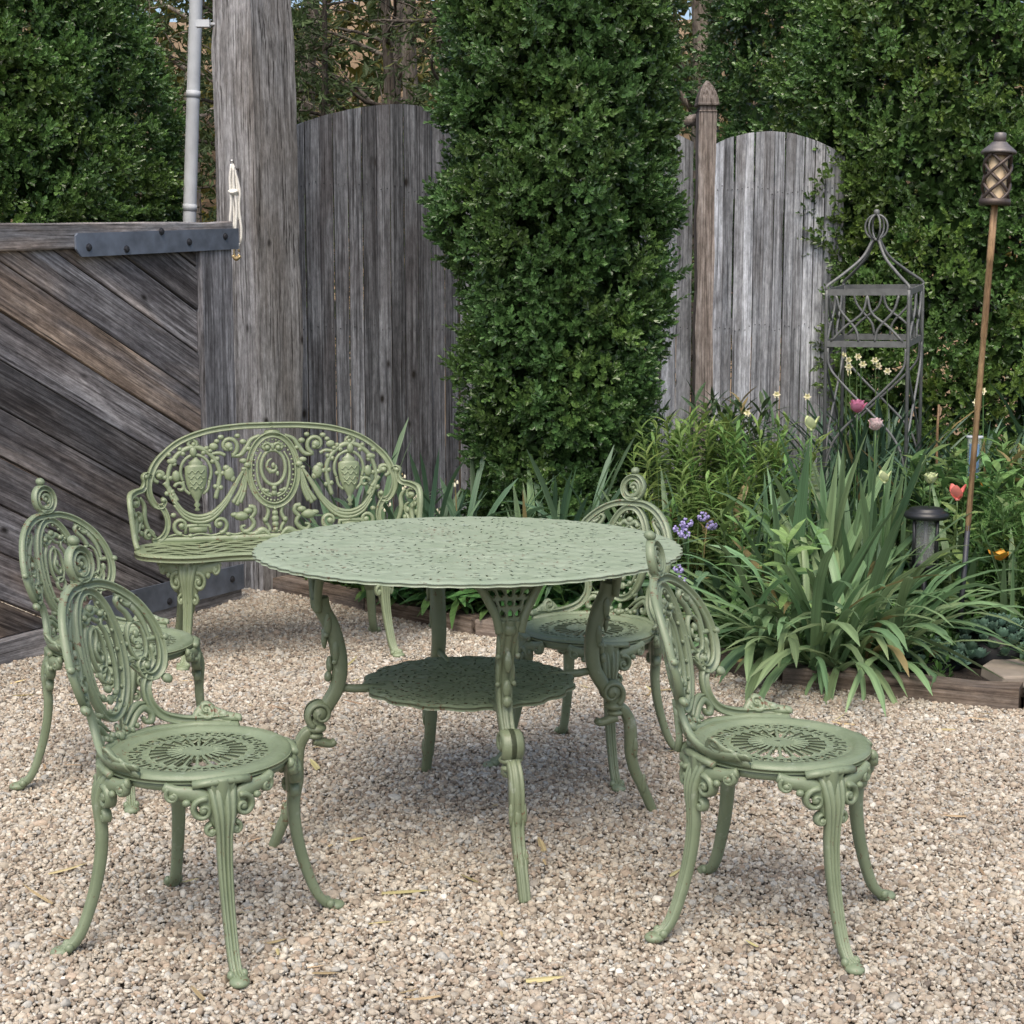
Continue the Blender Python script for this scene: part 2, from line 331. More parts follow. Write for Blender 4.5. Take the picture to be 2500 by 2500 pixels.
# wooded bank far behind, dry leaves with warm light put into their tan
X, Y = np.meshgrid(np.linspace(-40, 40, 60), np.linspace(15, 60, 30), indexing='ij')
Z = -.05 + np.clip((Y - 16) / 14, 0, 1) ** 1.3 * 7.0 + .25 * np.sin(X * .7) * np.cos(Y * .5) * np.clip((Y - 16) / 8, 0, 1)
i, j = np.meshgrid(np.arange(59), np.arange(29), indexing='ij')
M['bank'] = soil_mat('warm_lit_leaf_bank', (.19, .125, .072), (.50, .36, .215), 2.2)
o = obj('wooded_bank', MB().add(np.stack([X, Y, Z], -1), np.stack([i * 30 + j, (i + 1) * 30 + j, (i + 1) * 30 + j + 1, i * 30 + j + 1], -1).reshape(-1, 4)).mesh('wooded_bank', M['bank'])); o['kind'] = 'structure'

# ------------------------------------------------------------------ planks with worn edges
def plank(L, w, t, mat, axis=0, seed=0, n=14, rough=.003, name='plank', top=None):
    """board, long along local axis (0: x, 2: z) starting at 0, width local other axis, thickness y; eased edges"""
    r = np.random.default_rng(seed); s = np.linspace(0, L, n); e = min(.006, t * .3, w * .1)
    pr = np.array([(-w / 2, t / 2 - e), (-w / 2 + e, t / 2), (w / 2 - e, t / 2), (w / 2, t / 2 - e), (w / 2, -t / 2), (-w / 2, -t / 2)])
    m = len(pr); jit = r.normal(0, rough, (n, 2)); V = []
    for k in range(n):
        q = pr + np.c_[np.where(pr[:, 0] < 0, jit[k, 0], jit[k, 1]), np.zeros(m)]
        if axis == 0: V.append(np.c_[np.full(m, s[k]), q[:, 1], q[:, 0]])
        else: V.append(np.c_[q[:, 0], q[:, 1], np.full(m, s[k])])
    V = np.array(V)
    if top is not None:                                   # sawn top: z = f(x)
        V[-1, :, 2] = [top(x) for x in V[-1, :, 0]]
    i, j = np.meshgrid(np.arange(n - 1), np.arange(m), indexing='ij'); j2 = (j + 1) % m
    q = np.stack([i * m + j, i * m + j2, (i + 1) * m + j2, (i + 1) * m + j], -1).reshape(-1, 4)
    if axis == 0: q = q[:, ::-1]
    b = MB().add(V.reshape(-1, 3), q[:, ::-1]); V = V.reshape(-1, 3)
    b.add(V[:m], [[0, 1, 2, 3], [0, 3, 4, 5]]); b.add(V[-m:], [[3, 2, 1, 0], [5, 4, 3, 0]])
    return b.mesh(name, mat, False)

# ------------------------------------------------------------------ gate: local x runs from the hinge post towards the yard, +y is the yard side
gate = empty('plank_gate', (-1.287, 7.044, 0), math.atan2(-.888, -.46), 'open wooden gate of dark diagonal planks with grey frame and steel straps', 'gate')
GL = 2.5
def gtop(x): return 1.737 - .052 * x
obj('top_rail', plank(GL, .10, .07, M['rail'], 0, 1), gate, (0, 0, 1.687), (0, math.atan(.052), 0))
obj('bottom_rail', plank(GL, .10, .07, M['rail'], 0, 2), gate, (0, .0, .052))
obj('stile', plank(1.535, .225, .066, M['stile'], 2, 3), gate, (.115, 0, .104))
sl = .49; ca, sa = cos(math.atan(sl)), sin(math.atan(sl))
def gate_plank(zc, pw, k):
    """one diagonal board clipped to the frame opening"""
    x0, x1, zb = .23, GL - .05, .104
    half = pw / 2 / ca
    pts = []
    poly_ = [(x0, zc + sl * (x0 - .9) - half), (x1, zc + sl * (x1 - .9) - half), (x1, zc + sl * (x1 - .9) + half), (x0, zc + sl * (x0 - .9) + half)]
    def clip(P, f):
        out = []
        for i in range(len(P)):
            a, b = P[i], P[(i + 1) % len(P)]; fa, fb = f(a), f(b)
            if fa >= 0: out.append(a)
            if fa * fb < 0: t = fa / (fa - fb); out.append((a[0] + t * (b[0] - a[0]), a[1] + t * (b[1] - a[1])))
        return out
    P = clip(clip(poly_, lambda p: gtop(p[0]) - .10 - p[1]), lambda p: p[1] - zb)
    if len(P) < 3: return
    P = np.array(P); c = P.mean(0)
    d = P - c; loc = np.c_[d[:, 0] * ca + d[:, 1] * sa, -d[:, 0] * sa + d[:, 1] * ca]       # along / across
    n = len(loc); t = .016
    V = np.vstack([np.c_[loc[:, 0], np.full(n, t), loc[:, 1]], np.c_[loc[:, 0], np.full(n, -t), loc[:, 1]]])
    F = [list(range(n))[::-1], list(range(n, 2 * n))] + [[i, (i + 1) % n, n + (i + 1) % n, n + i] for i in range(n)]
    me = bpy.data.meshes.new('gate_plank'); me.from_pydata([tuple(v) for v in V], [], F); me.materials.append(M['gate']); me.update()
    o = obj('plank', me, gate, (c[0], -.008 + .004 * ((k * 7) % 3 - 1), c[1]), (0, -math.atan(sl), 0))
    bv = o.modifiers.new('edge', 'BEVEL'); bv.width = .003; bv.segments = 1
zc = 1.575; k = 0
while zc > -.75:
    gate_plank(zc, .168 - .007, k); zc -= .1875; k += 1
for zc in (1.575 + .1875, 1.575 + .375, 1.575 + .5625): gate_plank(zc, .161, int(zc * 10))
def strap_part(name, x0, x1, z0, z1, zt, bolts):
    b = MB(); y = .0365; c = .03
    V = [(x0, z0), (x1 - c, z1), (x1, z1 + c), (x1, z1 + zt - c * .4), (x1 - c * .4, z1 + zt), (x0, z0 + zt)]
    n = len(V); F = [list(range(n)), list(range(n, 2 * n))[::-1]] + [[i + n, (i + 1) % n + n, (i + 1) % n, i] for i in range(n)]
    me = bpy.data.meshes.new(name); me.from_pydata([(x, y + .007, z) for x, z in V] + [(x, y - .0015, z) for x, z in V], [], F); me.materials.append(M['strap']); me.update()
    s = obj(name, me, gate)
    for x, z in bolts:
        bb = MB(); bb.lathe([(.0001, .0), (.016, .0), (.016, .003), (.011, .004), (.011, .009), (.0001, .011)], 8)
        obj('bolt', bb.mesh('bolt', M['bolt'], False), s, (x, y + .0065, z), (RAD(-90), 0, 0))
strap_part('strap_hinge', -.03, 1.01, 1.616, 1.553, .092, [(.07, 1.668), (.32, 1.635), (.50, 1.672), (.72, 1.592), (.94, 1.592)])
strap_part('strap_hinge', -.01, 1.01, .06, .06, .115, [(.08, .118), (.30, .145), (.52, .09), (.74, .145), (.94, .118)])

# ------------------------------------------------------------------ big hewn post
def hewn_post():
    n, h = 60, 3.3; z = np.linspace(-.05, h, n); r = np.random.default_rng(5)
    m = 20; a = np.arange(m) * 2 * pi / m + pi / 4
    base = np.c_[np.cos(a), np.sin(a)]; sq = base / np.max(np.abs(base), axis=1)[:, None] * .14
    sq *= np.where(np.abs(np.abs(base[:, 0]) - np.abs(base[:, 1])) < .15, .965, 1)[:, None]
    wob = np.cumsum(r.normal(0, .0016, (n, m)), 0); wob -= wob.mean(0); wob = np.clip(wob, -.012, .012)
    V = sq[None] * (1 + wob[..., None] / .14 + .012 * np.sin(z * 1.9)[:, None, None]) + 0
    V[:, :, 0] += (.012 * np.sin(z * 1.2))[:, None]
    top = np.interp(z, [0, 2.55, 2.75, 3.3], [1, 1, .93, .86]); V = V * top[:, None, None]
    P = np.concatenate([V, np.broadcast_to(z[:, None, None], (n, m, 1))], -1).reshape(-1, 3)
    i, j = np.meshgrid(np.arange(n - 1), np.arange(m), indexing='ij'); j2 = (j + 1) % m
    b = MB().add(P, np.stack([i * m + j, i * m + j2, (i + 1) * m + j2, (i + 1) * m + j], -1).reshape(-1, 4))
    b.add(np.vstack([P[-m:], [0, 0, h]]), None, [[k, (k + 1) % m, m] for k in range(m)])
    return b.mesh('hewn_post', M['post'], 'angle')
post = obj('timber_post', hewn_post(), None, (-1.212, 7.42, 0), (0, 0, RAD(-38)))
tag(post, 'massive hewn grey timber post between the gate and the fence', 'post')
# hook, rope and snap hook on the post
rope = empty('hanging_rope', (-1.275, 7.185, 1.99), 0, 'looped white rope with a metal snap hanging from a hook on the timber post', 'rope')
hk = MB(); hk.tube(spl([(0, .12, .0), (0, .0, .0), (0, -.03, .0), (0, -.035, .02)], 10), .006, 6); hk.ball((0, -.036, .024), .009)
obj('hook', hk.mesh('hook', M['chrome']), rope)
rp = MB()
for dx, top, bot, ph in ((-.008, .01, -.30, 0), (.010, .005, -.33, 1), (.0, .012, -.28, 2), (.017, .0, -.24, 3), (.024, -.01, -.345, 4)):
    zz = np.linspace(top, bot, 16); f = np.clip(-zz / .12, 0, 1)
    rp.tube(np.c_[dx * (.3 + f) + .004 * np.sin(zz * 30 + ph), -.038 - .006 * np.cos(ph) + 0 * zz, zz], .0062, 6)
rp.ball((.006, -.042, -.115), (.022, .014, .016)); rp.tube(spl([(-.015, -.046, -.11), (.0, -.055, -.118), (.025, -.045, -.11)], 8), .007, 6)
rp.tube(spl([(-.006, -.04, -.30), (.004, -.042, -.345), (.020, -.042, -.36), (.026, -.042, -.345)], 12), .0048, 6)
obj('rope', rp.mesh('rope', M['rope']), rope)
sn = MB(); sn.tube(oval((0, 0), .012, .022, 16)[:, [0, 0, 1]] * (1, 0, 1) + (.012, -.042, -.385), .004, 6); sn.tube(spl([(-.006, -.042, -.40), (.010, -.046, -.418), (.03, -.042, -.402)], 8), .008, 6)
obj('snap_hook', sn.mesh('snap_hook', M['brass']), rope)
br = MB(); br.box((0, 0, 0), (.032, .018, .016)); br.tube([(-.03, 0, 0), (.12, .02, 0)], .007, 6)
tag(obj('wire_insulator', br.mesh('wire_insulator', M['white_paint'], False), None, (-1.435, 7.38, 2.66)), 'small white insulator block fixed high on the timber post', 'insulator')
# pale pole leaning behind the gate
pp = MB(); zz = np.linspace(-.03, 5.2, 14); pp.tube(np.c_[-2.07 + .058 * zz, 9.5 + 0 * zz, zz], np.interp(zz, [0, 5], [.043, .037]), 12)
for z_ in (1.95, 2.62): pp.tube([(-2.07 + .058 * (z_ - .02), 9.5, z_ - .02), (-2.07 + .058 * (z_ + .02), 9.5, z_ + .02)], .0435, 12)
tag(obj('pale_pole', pp.mesh('pale_pole', M['white_paint'])), 'slim pale white pole standing behind the gate beside the timber post', 'pole')

# ------------------------------------------------------------------ board fence
def fence_panel(A, B, zl, zm, zr, nb, mat, label, peak=.5, zb=.05):
    A = np.array(A); B = np.array(B); d = B - A; L = np.hypot(*d); ang = math.atan2(d[1], d[0])
    root = empty('board_fence', (A[0], A[1], 0), ang, label, 'fence', 'board fence panels')
    w = L / nb
    def top(x):
        t = min(max(x / L, 0), 1); e = zl + (zr - zl) * t
        s = t / peak * .5 if t < peak else .5 + (t - peak) / (1 - peak) * .5
        return e + (zm - (zl + (zr - zl) * peak)) * (sin(pi * s) ** .8)
    for k in range(nb):
        xc = (k + .5) * w
        me = plank(top(xc) - zb, w - (.004 if mat is M['fence_pale'] else .008), .018, mat, 2, 100 + k + int(L * 91), 10, .0012, 'fence_board', top=lambda x, xc=xc: top(x + xc) - zb)
        obj('board', me, root, (xc, random.uniform(-.006, .006), zb), (0, random.gauss(0, .0012), 0))
    nb_ = MB()
    for k in range(nb):
        for z in (.5, 1.25, 1.95):
            for dx in (-.22, .22): nb_.ball(((k + .5 + dx) * w, -.0165 + random.uniform(-.001, .001), z + random.uniform(-.02, .02)), (.0032, .004, .0032), 6, 4)
    nh = obj('nail_heads', nb_.mesh('nail_heads', M['bolt']), root); nh['kind'] = 'stuff'
    for z in (.5, 1.25, 1.95): obj('rail', plank(L, .085, .038, mat, 0, int(z * 10), 4), root, (0, .031, z))
    return root
fence_panel((-1.085, 7.62), (-.285, 8.12), 2.21, 2.365, 2.30, 12, M['fence'], 'dark weathered board fence panel with arched top beside the timber post', .62)
fence_panel((-.272, 8.13), (.935, 8.06), 2.18, 2.33, 2.19, 15, M['fence_pale'], 'pale board fence panel mostly hidden behind the column of boxwood')
fence_panel((1.035, 8.03), (1.72, 8.12), 2.175, 2.245, 2.12, 13, M['fence_pale'], 'silvery board fence panel with arched top behind the iron obelisk')
fp = empty('fence_post', (.985, 7.985, 0), RAD(4), 'brown fence post with pointed acorn finial standing above the boards', 'post')
obj('shaft', plank(2.36, .088, .088, M['cedar'], 2, 77), fp)
fn = MB(); a4 = pi / 4
def sqr(hw, z): return [(hw * cos(a4 + k * pi / 2) * 1.414, hw * sin(a4 + k * pi / 2) * 1.414, z) for k in range(4)]
lv = [(.049, 2.36), (.040, 2.368), (.040, 2.385), (.054, 2.392), (.054, 2.400), (.052, 2.405), (.050, 2.425), (.040, 2.46), (.026, 2.49), (.010, 2.512), (.002, 2.518)]
V = np.array([p for hw, z in lv for p in sqr(hw, z)]); i, j = np.meshgrid(np.arange(len(lv) - 1), np.arange(4), indexing='ij'); j2 = (j + 1) % 4
fn.add(V, np.stack([i * 4 + j, i * 4 + j2, (i + 1) * 4 + j2, (i + 1) * 4 + j], -1).reshape(-1, 4))
obj('finial', fn.mesh('finial', M['cedar'], False), fp); fp.scale = (1, 1, .988)
sb = MB(); sb.tube([(0, 0, 0), (-.12, .03, -.012), (-.22, .05, -.03)], [.03, .028, .022], 8)
tag(obj('cut_branch', sb.mesh('cut_branch', M['cedar']), None, (.96, 8.10, 2.31)), 'short cut brown branch stub behind the fence post finial', 'branch')

# ------------------------------------------------------------------ timber edging
for k in range(len(EDGE) - 1):
    a, b = np.array(EDGE[k]), np.array(EDGE[k + 1]); d = b - a; L = np.hypot(*d)
    me = plank(L - .012, .125, .11, M['sleeper'], 0, 300 + k, 12, .004, 'edging_timber')
    o = obj('edging_timber', me, None, (a[0], a[1], .008), (0, 0, math.atan2(d[1], d[0])))
    where = ['running out from the timber post', 'under the dark fence panel behind the bench', 'beyond the table legs', 'behind the chair pushed under the table', 'at the left foot of the strap-leaved clump',
             'under the strap-leaved clump', 'below the flat stepping stones'][k]
    tag(o, 'brown timber edging the gravel, ' + where, 'edging', 'timbers edging the flower bed')

# ------------------------------------------------------------------ foliage
def orth(d):
    r = np.where(np.abs(d[:, 2:3]) < .9, [[0, 0, 1.]], [[1., 0, 0]]); a = np.cross(d, r); a /= np.linalg.norm(a, axis=1)[:, None]; return a, np.cross(d, a)
def sprigs(mb, pos, d, nl, L, ll, lw, col, a0=68, a1=22, r=rng, jit=.25, mp=.52):
    """leafy twig ends: nl leaves in a spiral round each twig, each leaf two folded triangles"""
    N = len(pos); d = d / np.linalg.norm(d, axis=1)[:, None]; A, B = orth(d); ph0 = r.uniform(0, 2 * pi, N)
    L = np.broadcast_to(L, (N,)); sz = r.uniform(.75, 1.2, N)
    for k in range(nl):
        t = k / max(1, nl - 1); ph = ph0 + k * 2.4 + r.normal(0, .3, N); al = RAD(a0 + (a1 - a0) * t) + r.normal(0, jit, N)
        rad = A * np.cos(ph)[:, None] + B * np.sin(ph)[:, None]
        ld = d * np.cos(al)[:, None] + rad * np.sin(al)[:, None]; sd = np.cross(ld, d + 1e-3); sd /= np.linalg.norm(sd, axis=1)[:, None] + 1e-9
        up = np.cross(sd, ld); base = pos + d * (L * t)[:, None]; l = (ll * sz * r.uniform(.8, 1.15, N) * (1 - .25 * t))[:, None]; w = lw / ll * l
        mid = base + ld * l * mp
        V = np.stack([base, mid + sd * w * .5 + up * w * .18, base + ld * l, mid - sd * w * .5 + up * w * .18], 1)
        i = np.arange(N)[:, None] * 4
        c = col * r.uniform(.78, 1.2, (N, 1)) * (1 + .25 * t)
        C = np.repeat(c, 4, 0)
        mb.add(V.reshape(-1, 3), None, np.vstack([i + [0, 1, 2], i + [0, 2, 3]]), None); mb.C.append(C)
def bumps(r, n, za, zb):
    return r.uniform(-pi, pi, n), r.uniform(za, zb, n), r.normal(0, 1, n)
def crown(seed, h0, h1, Rf, n, view_dir, ll=.024, lw=.0125, nl=10, lump=.13, col=(.8, 1, .8), yell=.25, sprL=.045, shell=.10, back=.3, lumpn=90, asp=1.0, lsz=.16, inner=.78, ninn=.30, ncl=15, cr=.06, vz=1.3):
    r = np.random.default_rng(seed); mb = MB()
    ta, za, sa_ = bumps(r, lumpn, h0, h1)
    def lumpf(th, z):
        s = np.zeros_like(th)
        R0 = Rf(.5 * (h0 + h1))
        for a, b, c in zip(ta, za, sa_):
            dt = (np.angle(np.exp(1j * (th - a)))) * R0; s += c * np.exp(-(dt ** 2 + ((z - b) * .9) ** 2) / (2 * lsz ** 2))
        return s
    N = int(n * 2.2); th = r.uniform(-pi, pi, N); z = r.uniform(h0, h1, N)
    lf = lumpf(th, z)
    keep = r.random(N) < np.where(np.cos(th - view_dir) > -.15, 1, back)
    nc = n // ncl; th, z, lf = th[keep][:nc], z[keep][:nc], lf[keep][:nc]; N = len(th)
    R = Rf(z) * (1 + lump * lf) - np.abs(r.normal(0, shell, N)) + r.normal(0, .03, N)
    cen = np.c_[R * np.cos(th), asp * R * np.sin(th), z]; out = np.c_[np.cos(th), np.sin(th), 0 * th]
    pn = np.sin(th * 3.1 + seed) * np.cos(z * 3.7 + seed * .7) + .7 * np.sin(z * 7.3 + th * 5)
    y = np.clip(.25 + .4 * pn + r.normal(0, .35, N), 0, 1)[:, None] * yell
    c = np.asarray(col) * (1 - y) + np.array([1.5, 1.25, .5]) * y; c = c * r.uniform(.65, 1.35, (N, 1))
    cen, out, c = (np.repeat(a_, ncl, 0) for a_ in (cen, out, c)); N = len(cen)
    off = r.normal(0, 1, (N, 3)) + out * .9 + [0, 0, .35]; off /= np.linalg.norm(off, axis=1)[:, None]
    pos = cen + off * (cr * r.uniform(.45, 1.1, (N, 1))) * [1, 1, vz]
    d = off * .8 + out * .45 + [0, 0, .45] + r.normal(0, .3, (N, 3))
    sprigs(mb, pos, d, nl, sprL * r.uniform(.7, 1.5, N), ll, lw * 1.12, c * r.uniform(.8, 1.2, (N, 1)), 62, 16, r=r, jit=.14, mp=.62)
    ns = nc // 5; k_ = r.choice(len(cen), ns)                                                                   # longer shoots standing out of the clumps
    sprigs(mb, cen[k_] + off[k_] * cr, out[k_] * .8 + [0, 0, .6] + r.normal(0, .35, (ns, 3)), 20, .16 * r.uniform(.6, 1.2, ns), ll, lw, c[k_] * 1.1, 58, 18, r=r, jit=.15, mp=.6)
    N = int(n * ninn); th = r.uniform(-pi, pi, N); z = r.uniform(h0, h1, N); ok = r.random(N) < np.where(np.cos(th - view_dir) > -.15, 1, back); th, z = th[ok], z[ok]; N = len(th)
    R = Rf(z) * (inner + .6 * lump * lumpf(th, z)) - np.abs(r.normal(0, .05, N)); pos = np.c_[R * np.cos(th), asp * R * np.sin(th), z]
    d = np.c_[np.cos(th), np.sin(th), np.full(N, .5)] + r.normal(0, .5, (N, 3))
    sprigs(mb, pos, d, 7, .09, ll * 2.1, lw * 2.4, np.asarray(col) * r.uniform(.6, 1.0, (N, 1)), r=r)          # larger leaves inside, in darker tones
    return mb
def trunk_mesh(h, r0, seed, nb=10, br=.5, lean=(0, 0), up=.6, z0=.3, sub=3):
    r = np.random.default_rng(seed); b = MB(); z = np.linspace(-.06, h, 14); p = np.c_[lean[0] * z / h + .03 * np.sin(z * 2 + seed), lean[1] * z / h + .03 * np.cos(z * 1.7 + seed), z]
    b.tube(p, np.interp(z, [-.06, .15, h], [r0 * 1.35, r0, r0 * .25]), 9)
    for k in range(nb):
        t = z0 + (1 - z0) * (k + r.random()) / nb; i = t * h; base = np.array([np.interp(i, z, p[:, 0]), np.interp(i, z, p[:, 1]), i]); a = r.uniform(0, 2 * pi)
        L = br * r.uniform(.6, 1.2) * (1.15 - .6 * t); q = [base]; dirv = np.array([cos(a), sin(a), up * r.uniform(.3, 1.4)])
        for s_ in range(5): dirv = dirv + r.normal(0, .18, 3); q.append(q[-1] + dirv / np.linalg.norm(dirv) * L / 5)
        q = spl(q, 10); b.tube(q, np.linspace(r0 * .32 * (1.1 - .5 * t), r0 * .07, 10), 6)
        for s_ in range(sub):
            w = q[r.integers(3, 9)]; dv = dirv + r.normal(0, .8, 3); dv /= np.linalg.norm(dv); e = w + dv * L * .4
            b.tube(spl([w, .5 * (w + e) + r.normal(0, .03, 3), e], 6), np.linspace(r0 * .1, r0 * .03, 6), 4)
    return b
M['box'] = leaf_mat('boxwood_leaves', (.104, .162, .058), trans=.2, rough=.30, spec=.65)
M['box_dark'] = leaf_mat('dark_boxwood_leaves', (.088, .140, .055), trans=.2, rough=.30, spec=.65)
M['cedar_leaf'] = leaf_mat('cedar_foliage', (.055, .085, .032), trans=.25, rough=.6)
def shrub(name, loc, label, cat, crowns, mat, trunk, group=None):
    root = empty(name, loc, 0, label, cat, group); obj('trunk', trunk.mesh('trunk', M['bark']), root)
    for c in crowns: obj('crown', c.mesh('crown', M[mat], False), root)
    return root
V0 = -pi / 2
# column of boxwood standing in the bed
prof = lambda z: np.interp(z, [.1, .35, .7, 1.1, 1.5, 2.0, 2.6, 3.2, 3.5], [.24, .33, .37, .40, .42, .44, .49, .44, .2])
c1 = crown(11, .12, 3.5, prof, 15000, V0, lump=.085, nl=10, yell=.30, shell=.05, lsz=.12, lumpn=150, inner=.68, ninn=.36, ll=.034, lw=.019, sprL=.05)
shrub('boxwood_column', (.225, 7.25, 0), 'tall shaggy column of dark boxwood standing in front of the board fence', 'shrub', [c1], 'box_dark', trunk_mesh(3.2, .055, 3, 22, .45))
# shrub beyond the gate
prof = lambda z: np.interp(z, [.0, .6, 1.6, 2.6, 3.4, 4.0], [.9, 1.15, 1.22, 1.2, 1.0, .4])
shrub('boxwood_mound', (-3.42, 9.6, 0), 'broad bright green boxwood growing behind the diagonal plank gate', 'shrub',
      [crown(12, 1.0, 4.0, prof, 15000, V0 + .3, lump=.06, nl=9, yell=.26, shell=.06, lsz=.15, lumpn=130, ninn=.5, ll=.040, lw=.023, sprL=.06, back=.05, cr=.085, vz=1.1)], 'box', trunk_mesh(3.2, .07, 4, 14, .9))
# hedges right
prof = lambda z: np.interp(z, [.0, .5, 1.5, 2.6, 3.6, 4.4], [.8, 1.0, 1.08, 1.1, .95, .4])
shrub('boxwood_tree', (2.62, 8.5, 0), 'large dense boxwood rising behind the iron obelisk and torch', 'shrub',
      [crown(13, .25, 4.2, prof, 17500, V0, lump=.06, nl=8, yell=.50, shell=.06, lsz=.11, lumpn=300, ninn=.42, cr=.075, vz=1.7, ll=.036, lw=.021, sprL=.06, back=.05, asp=.75)], 'box', trunk_mesh(3.4, .07, 5, 14, .8))
prof = lambda z: np.interp(z, [.0, 1.5, 2.6, 3.6, 4.6], [.7, .8, .85, .8, .3])
shrub('boxwood_tree', (2.06, 9.75, 0), 'dark boxwood growing behind the silvery fence panel and its finial post', 'shrub',
      [crown(14, 1.2, 4.6, prof, 8500, V0, lump=.10, nl=8, yell=.15, shell=.08, lsz=.15, ll=.040, lw=.024, sprL=.07, back=.05)], 'box_dark', trunk_mesh(3.6, .07, 6, 12, .6))
shrub('boxwood_tree', (4.05, 9.3, 0), 'shaded boxwood at the edge of the garden beyond the tiki torch', 'shrub',
      [crown(15, .1, 4.4, lambda z: np.interp(z, [0, 1.5, 3, 4.4], [.8, .95, .95, .4]), 8500, V0 - .5, lump=.1, nl=8, yell=.1, shell=.08, ll=.040, lw=.024, sprL=.07, back=.05)], 'box_dark', trunk_mesh(3.6, .07, 7, 12, .6))

# ------------------------------------------------------------------ woods behind the fence
def cedar(seed, h, R, n):
    r = np.random.default_rng(seed); mb = MB(); t = r.beta(1.2, 1.3, n); z = .9 + t * (h - 1); a = r.uniform(-pi, pi, n)
    Rm = R * (1.05 - .75 * t) * (.75 + .35 * np.sin(a * 3 + z * 4 + seed)); rad = Rm * r.uniform(.15, 1, n) ** .6
    pos = np.c_[rad * np.cos(a), rad * np.sin(a), z - .25 * rad]
    d = np.c_[np.cos(a), np.sin(a), -.25 + 0 * a] + r.normal(0, .4, (n, 3)); c = np.array([1, 1, .9]) * r.uniform(.5, 1.4, (n, 1)) * np.where(r.random((n, 1)) < .12, [[1.6, 1.2, .8]], 1)
    sprigs(mb, pos, d, 9, .18 * r.uniform(.6, 1.4, n), .075, .020, c, 60, 25, r=r, jit=.35); return mb
wt = [(-2.1, 11.8, 5.5, .95, 21), (-.95, 12.6, 6.2, 1.1, 22), (-.35, 10.9, 5.0, .7, 23), (.35, 12.4, 6.0, 1.0, 24), (1.15, 11.6, 5.5, .7, 25), (-3.6, 12.8, 6, 1.2, 26), (2.6, 12.5, 6, 1.1, 27), (-1.45, 10.3, 3.6, .55, 28)]
wl = ['thin cedar behind the pale pole', 'shaggy cedar behind the dark arched fence panel', 'young cedar close behind the dark fence panel', 'cedar behind the boxwood column', 'slim cedar behind the fence post finial',
      'broad cedar beyond the boxwood mound', 'tall cedar rising over the right-hand boxwoods', 'low bushy cedar just behind the timber post']
for (x, y, h, R, sd), lb in zip(wt, wl):
    root = empty('cedar_tree', (x, y, -.03), 0, lb + ', in the woods', 'tree', 'cedars in the woods')
    obj('trunk', trunk_mesh(h, .05 + .01 * (sd % 4), sd, 16, R * 1.1, up=.25, z0=.15, lean=(random.uniform(-.3, .3), 0)).mesh('trunk', M['bark']), root)
    obj('crown', cedar(sd, h, R, {21: 1300, 22: 850, 23: 700, 28: 900, 25: 900}.get(sd, 2400)).mesh('crown', M['cedar_leaf'], False), root)
M['bare'] = wood_mat('bare_trunk_bark', [(.05, .04, .032), (.11, .092, .075), (.19, .165, .135), (.28, .245, .205)], 2, 14, .2, knots=False)
bl = ['between the cedars behind the pale pole', 'seen over the dark arched fence panel', 'with forked stem over the dark fence panel', 'beside the boxwood column top', 'behind the fence post finial', 'far up the leafy bank', 'beyond the timber post', 'near the boxwood mound', 'high on the bank behind the cedars']
for k, (x, y, h, r0) in enumerate([(-1.75, 13.5, 8, .09), (-.72, 14.0, 8, .10), (-1.15, 15.5, 8, .08), (.05, 16.5, 9, .11), (1.70, 13.4, 8, .16), (-.3, 19, 9, .13), (-2.3, 16, 9, .12), (-3.2, 15, 9, .10), (.9, 20, 9, .12)]):
    root = empty('bare_tree', (x, y, max(-.05, -.05 + max(0, (y - 16) / 14) ** 1.3 * 7)), 0, 'leafless brown tree ' + bl[k], 'tree', 'bare trees in the woods')
    obj('trunk', trunk_mesh(h, r0, 60 + k, 22, 1.3, up=.7, z0=.12, lean=(random.uniform(-.8, .8), 0), sub=5).mesh('trunk', M['bare']), root)

# the far wood, a brown-green mass of twigs and leaves on the bank
r = np.random.default_rng(77); n = 9000; x = r.uniform(-14, 14, n); y = r.uniform(20, 26, n); z = 1.5 + r.beta(1, 1.5, n) * 9
mb = MB(); cc = np.where(r.random((n, 1)) < .45, [[2.2, 1.35, .75]], [[.8, .85, .6]]) * r.uniform(.5, 1.3, (n, 1))
sprigs(mb, np.c_[x, y, z], np.c_[r.normal(0, 1, (n, 2)), r.normal(.2, .6, n)], 7, .35,   .27, .11, cc, 60, 25, r=r, jit=.4)
o = obj('far_wood', mb.mesh('far_wood', M['cedar_leaf'], False)); tag(o, 'distant brown and green wood on the bank behind the fence', 'wood', kind='stuff')
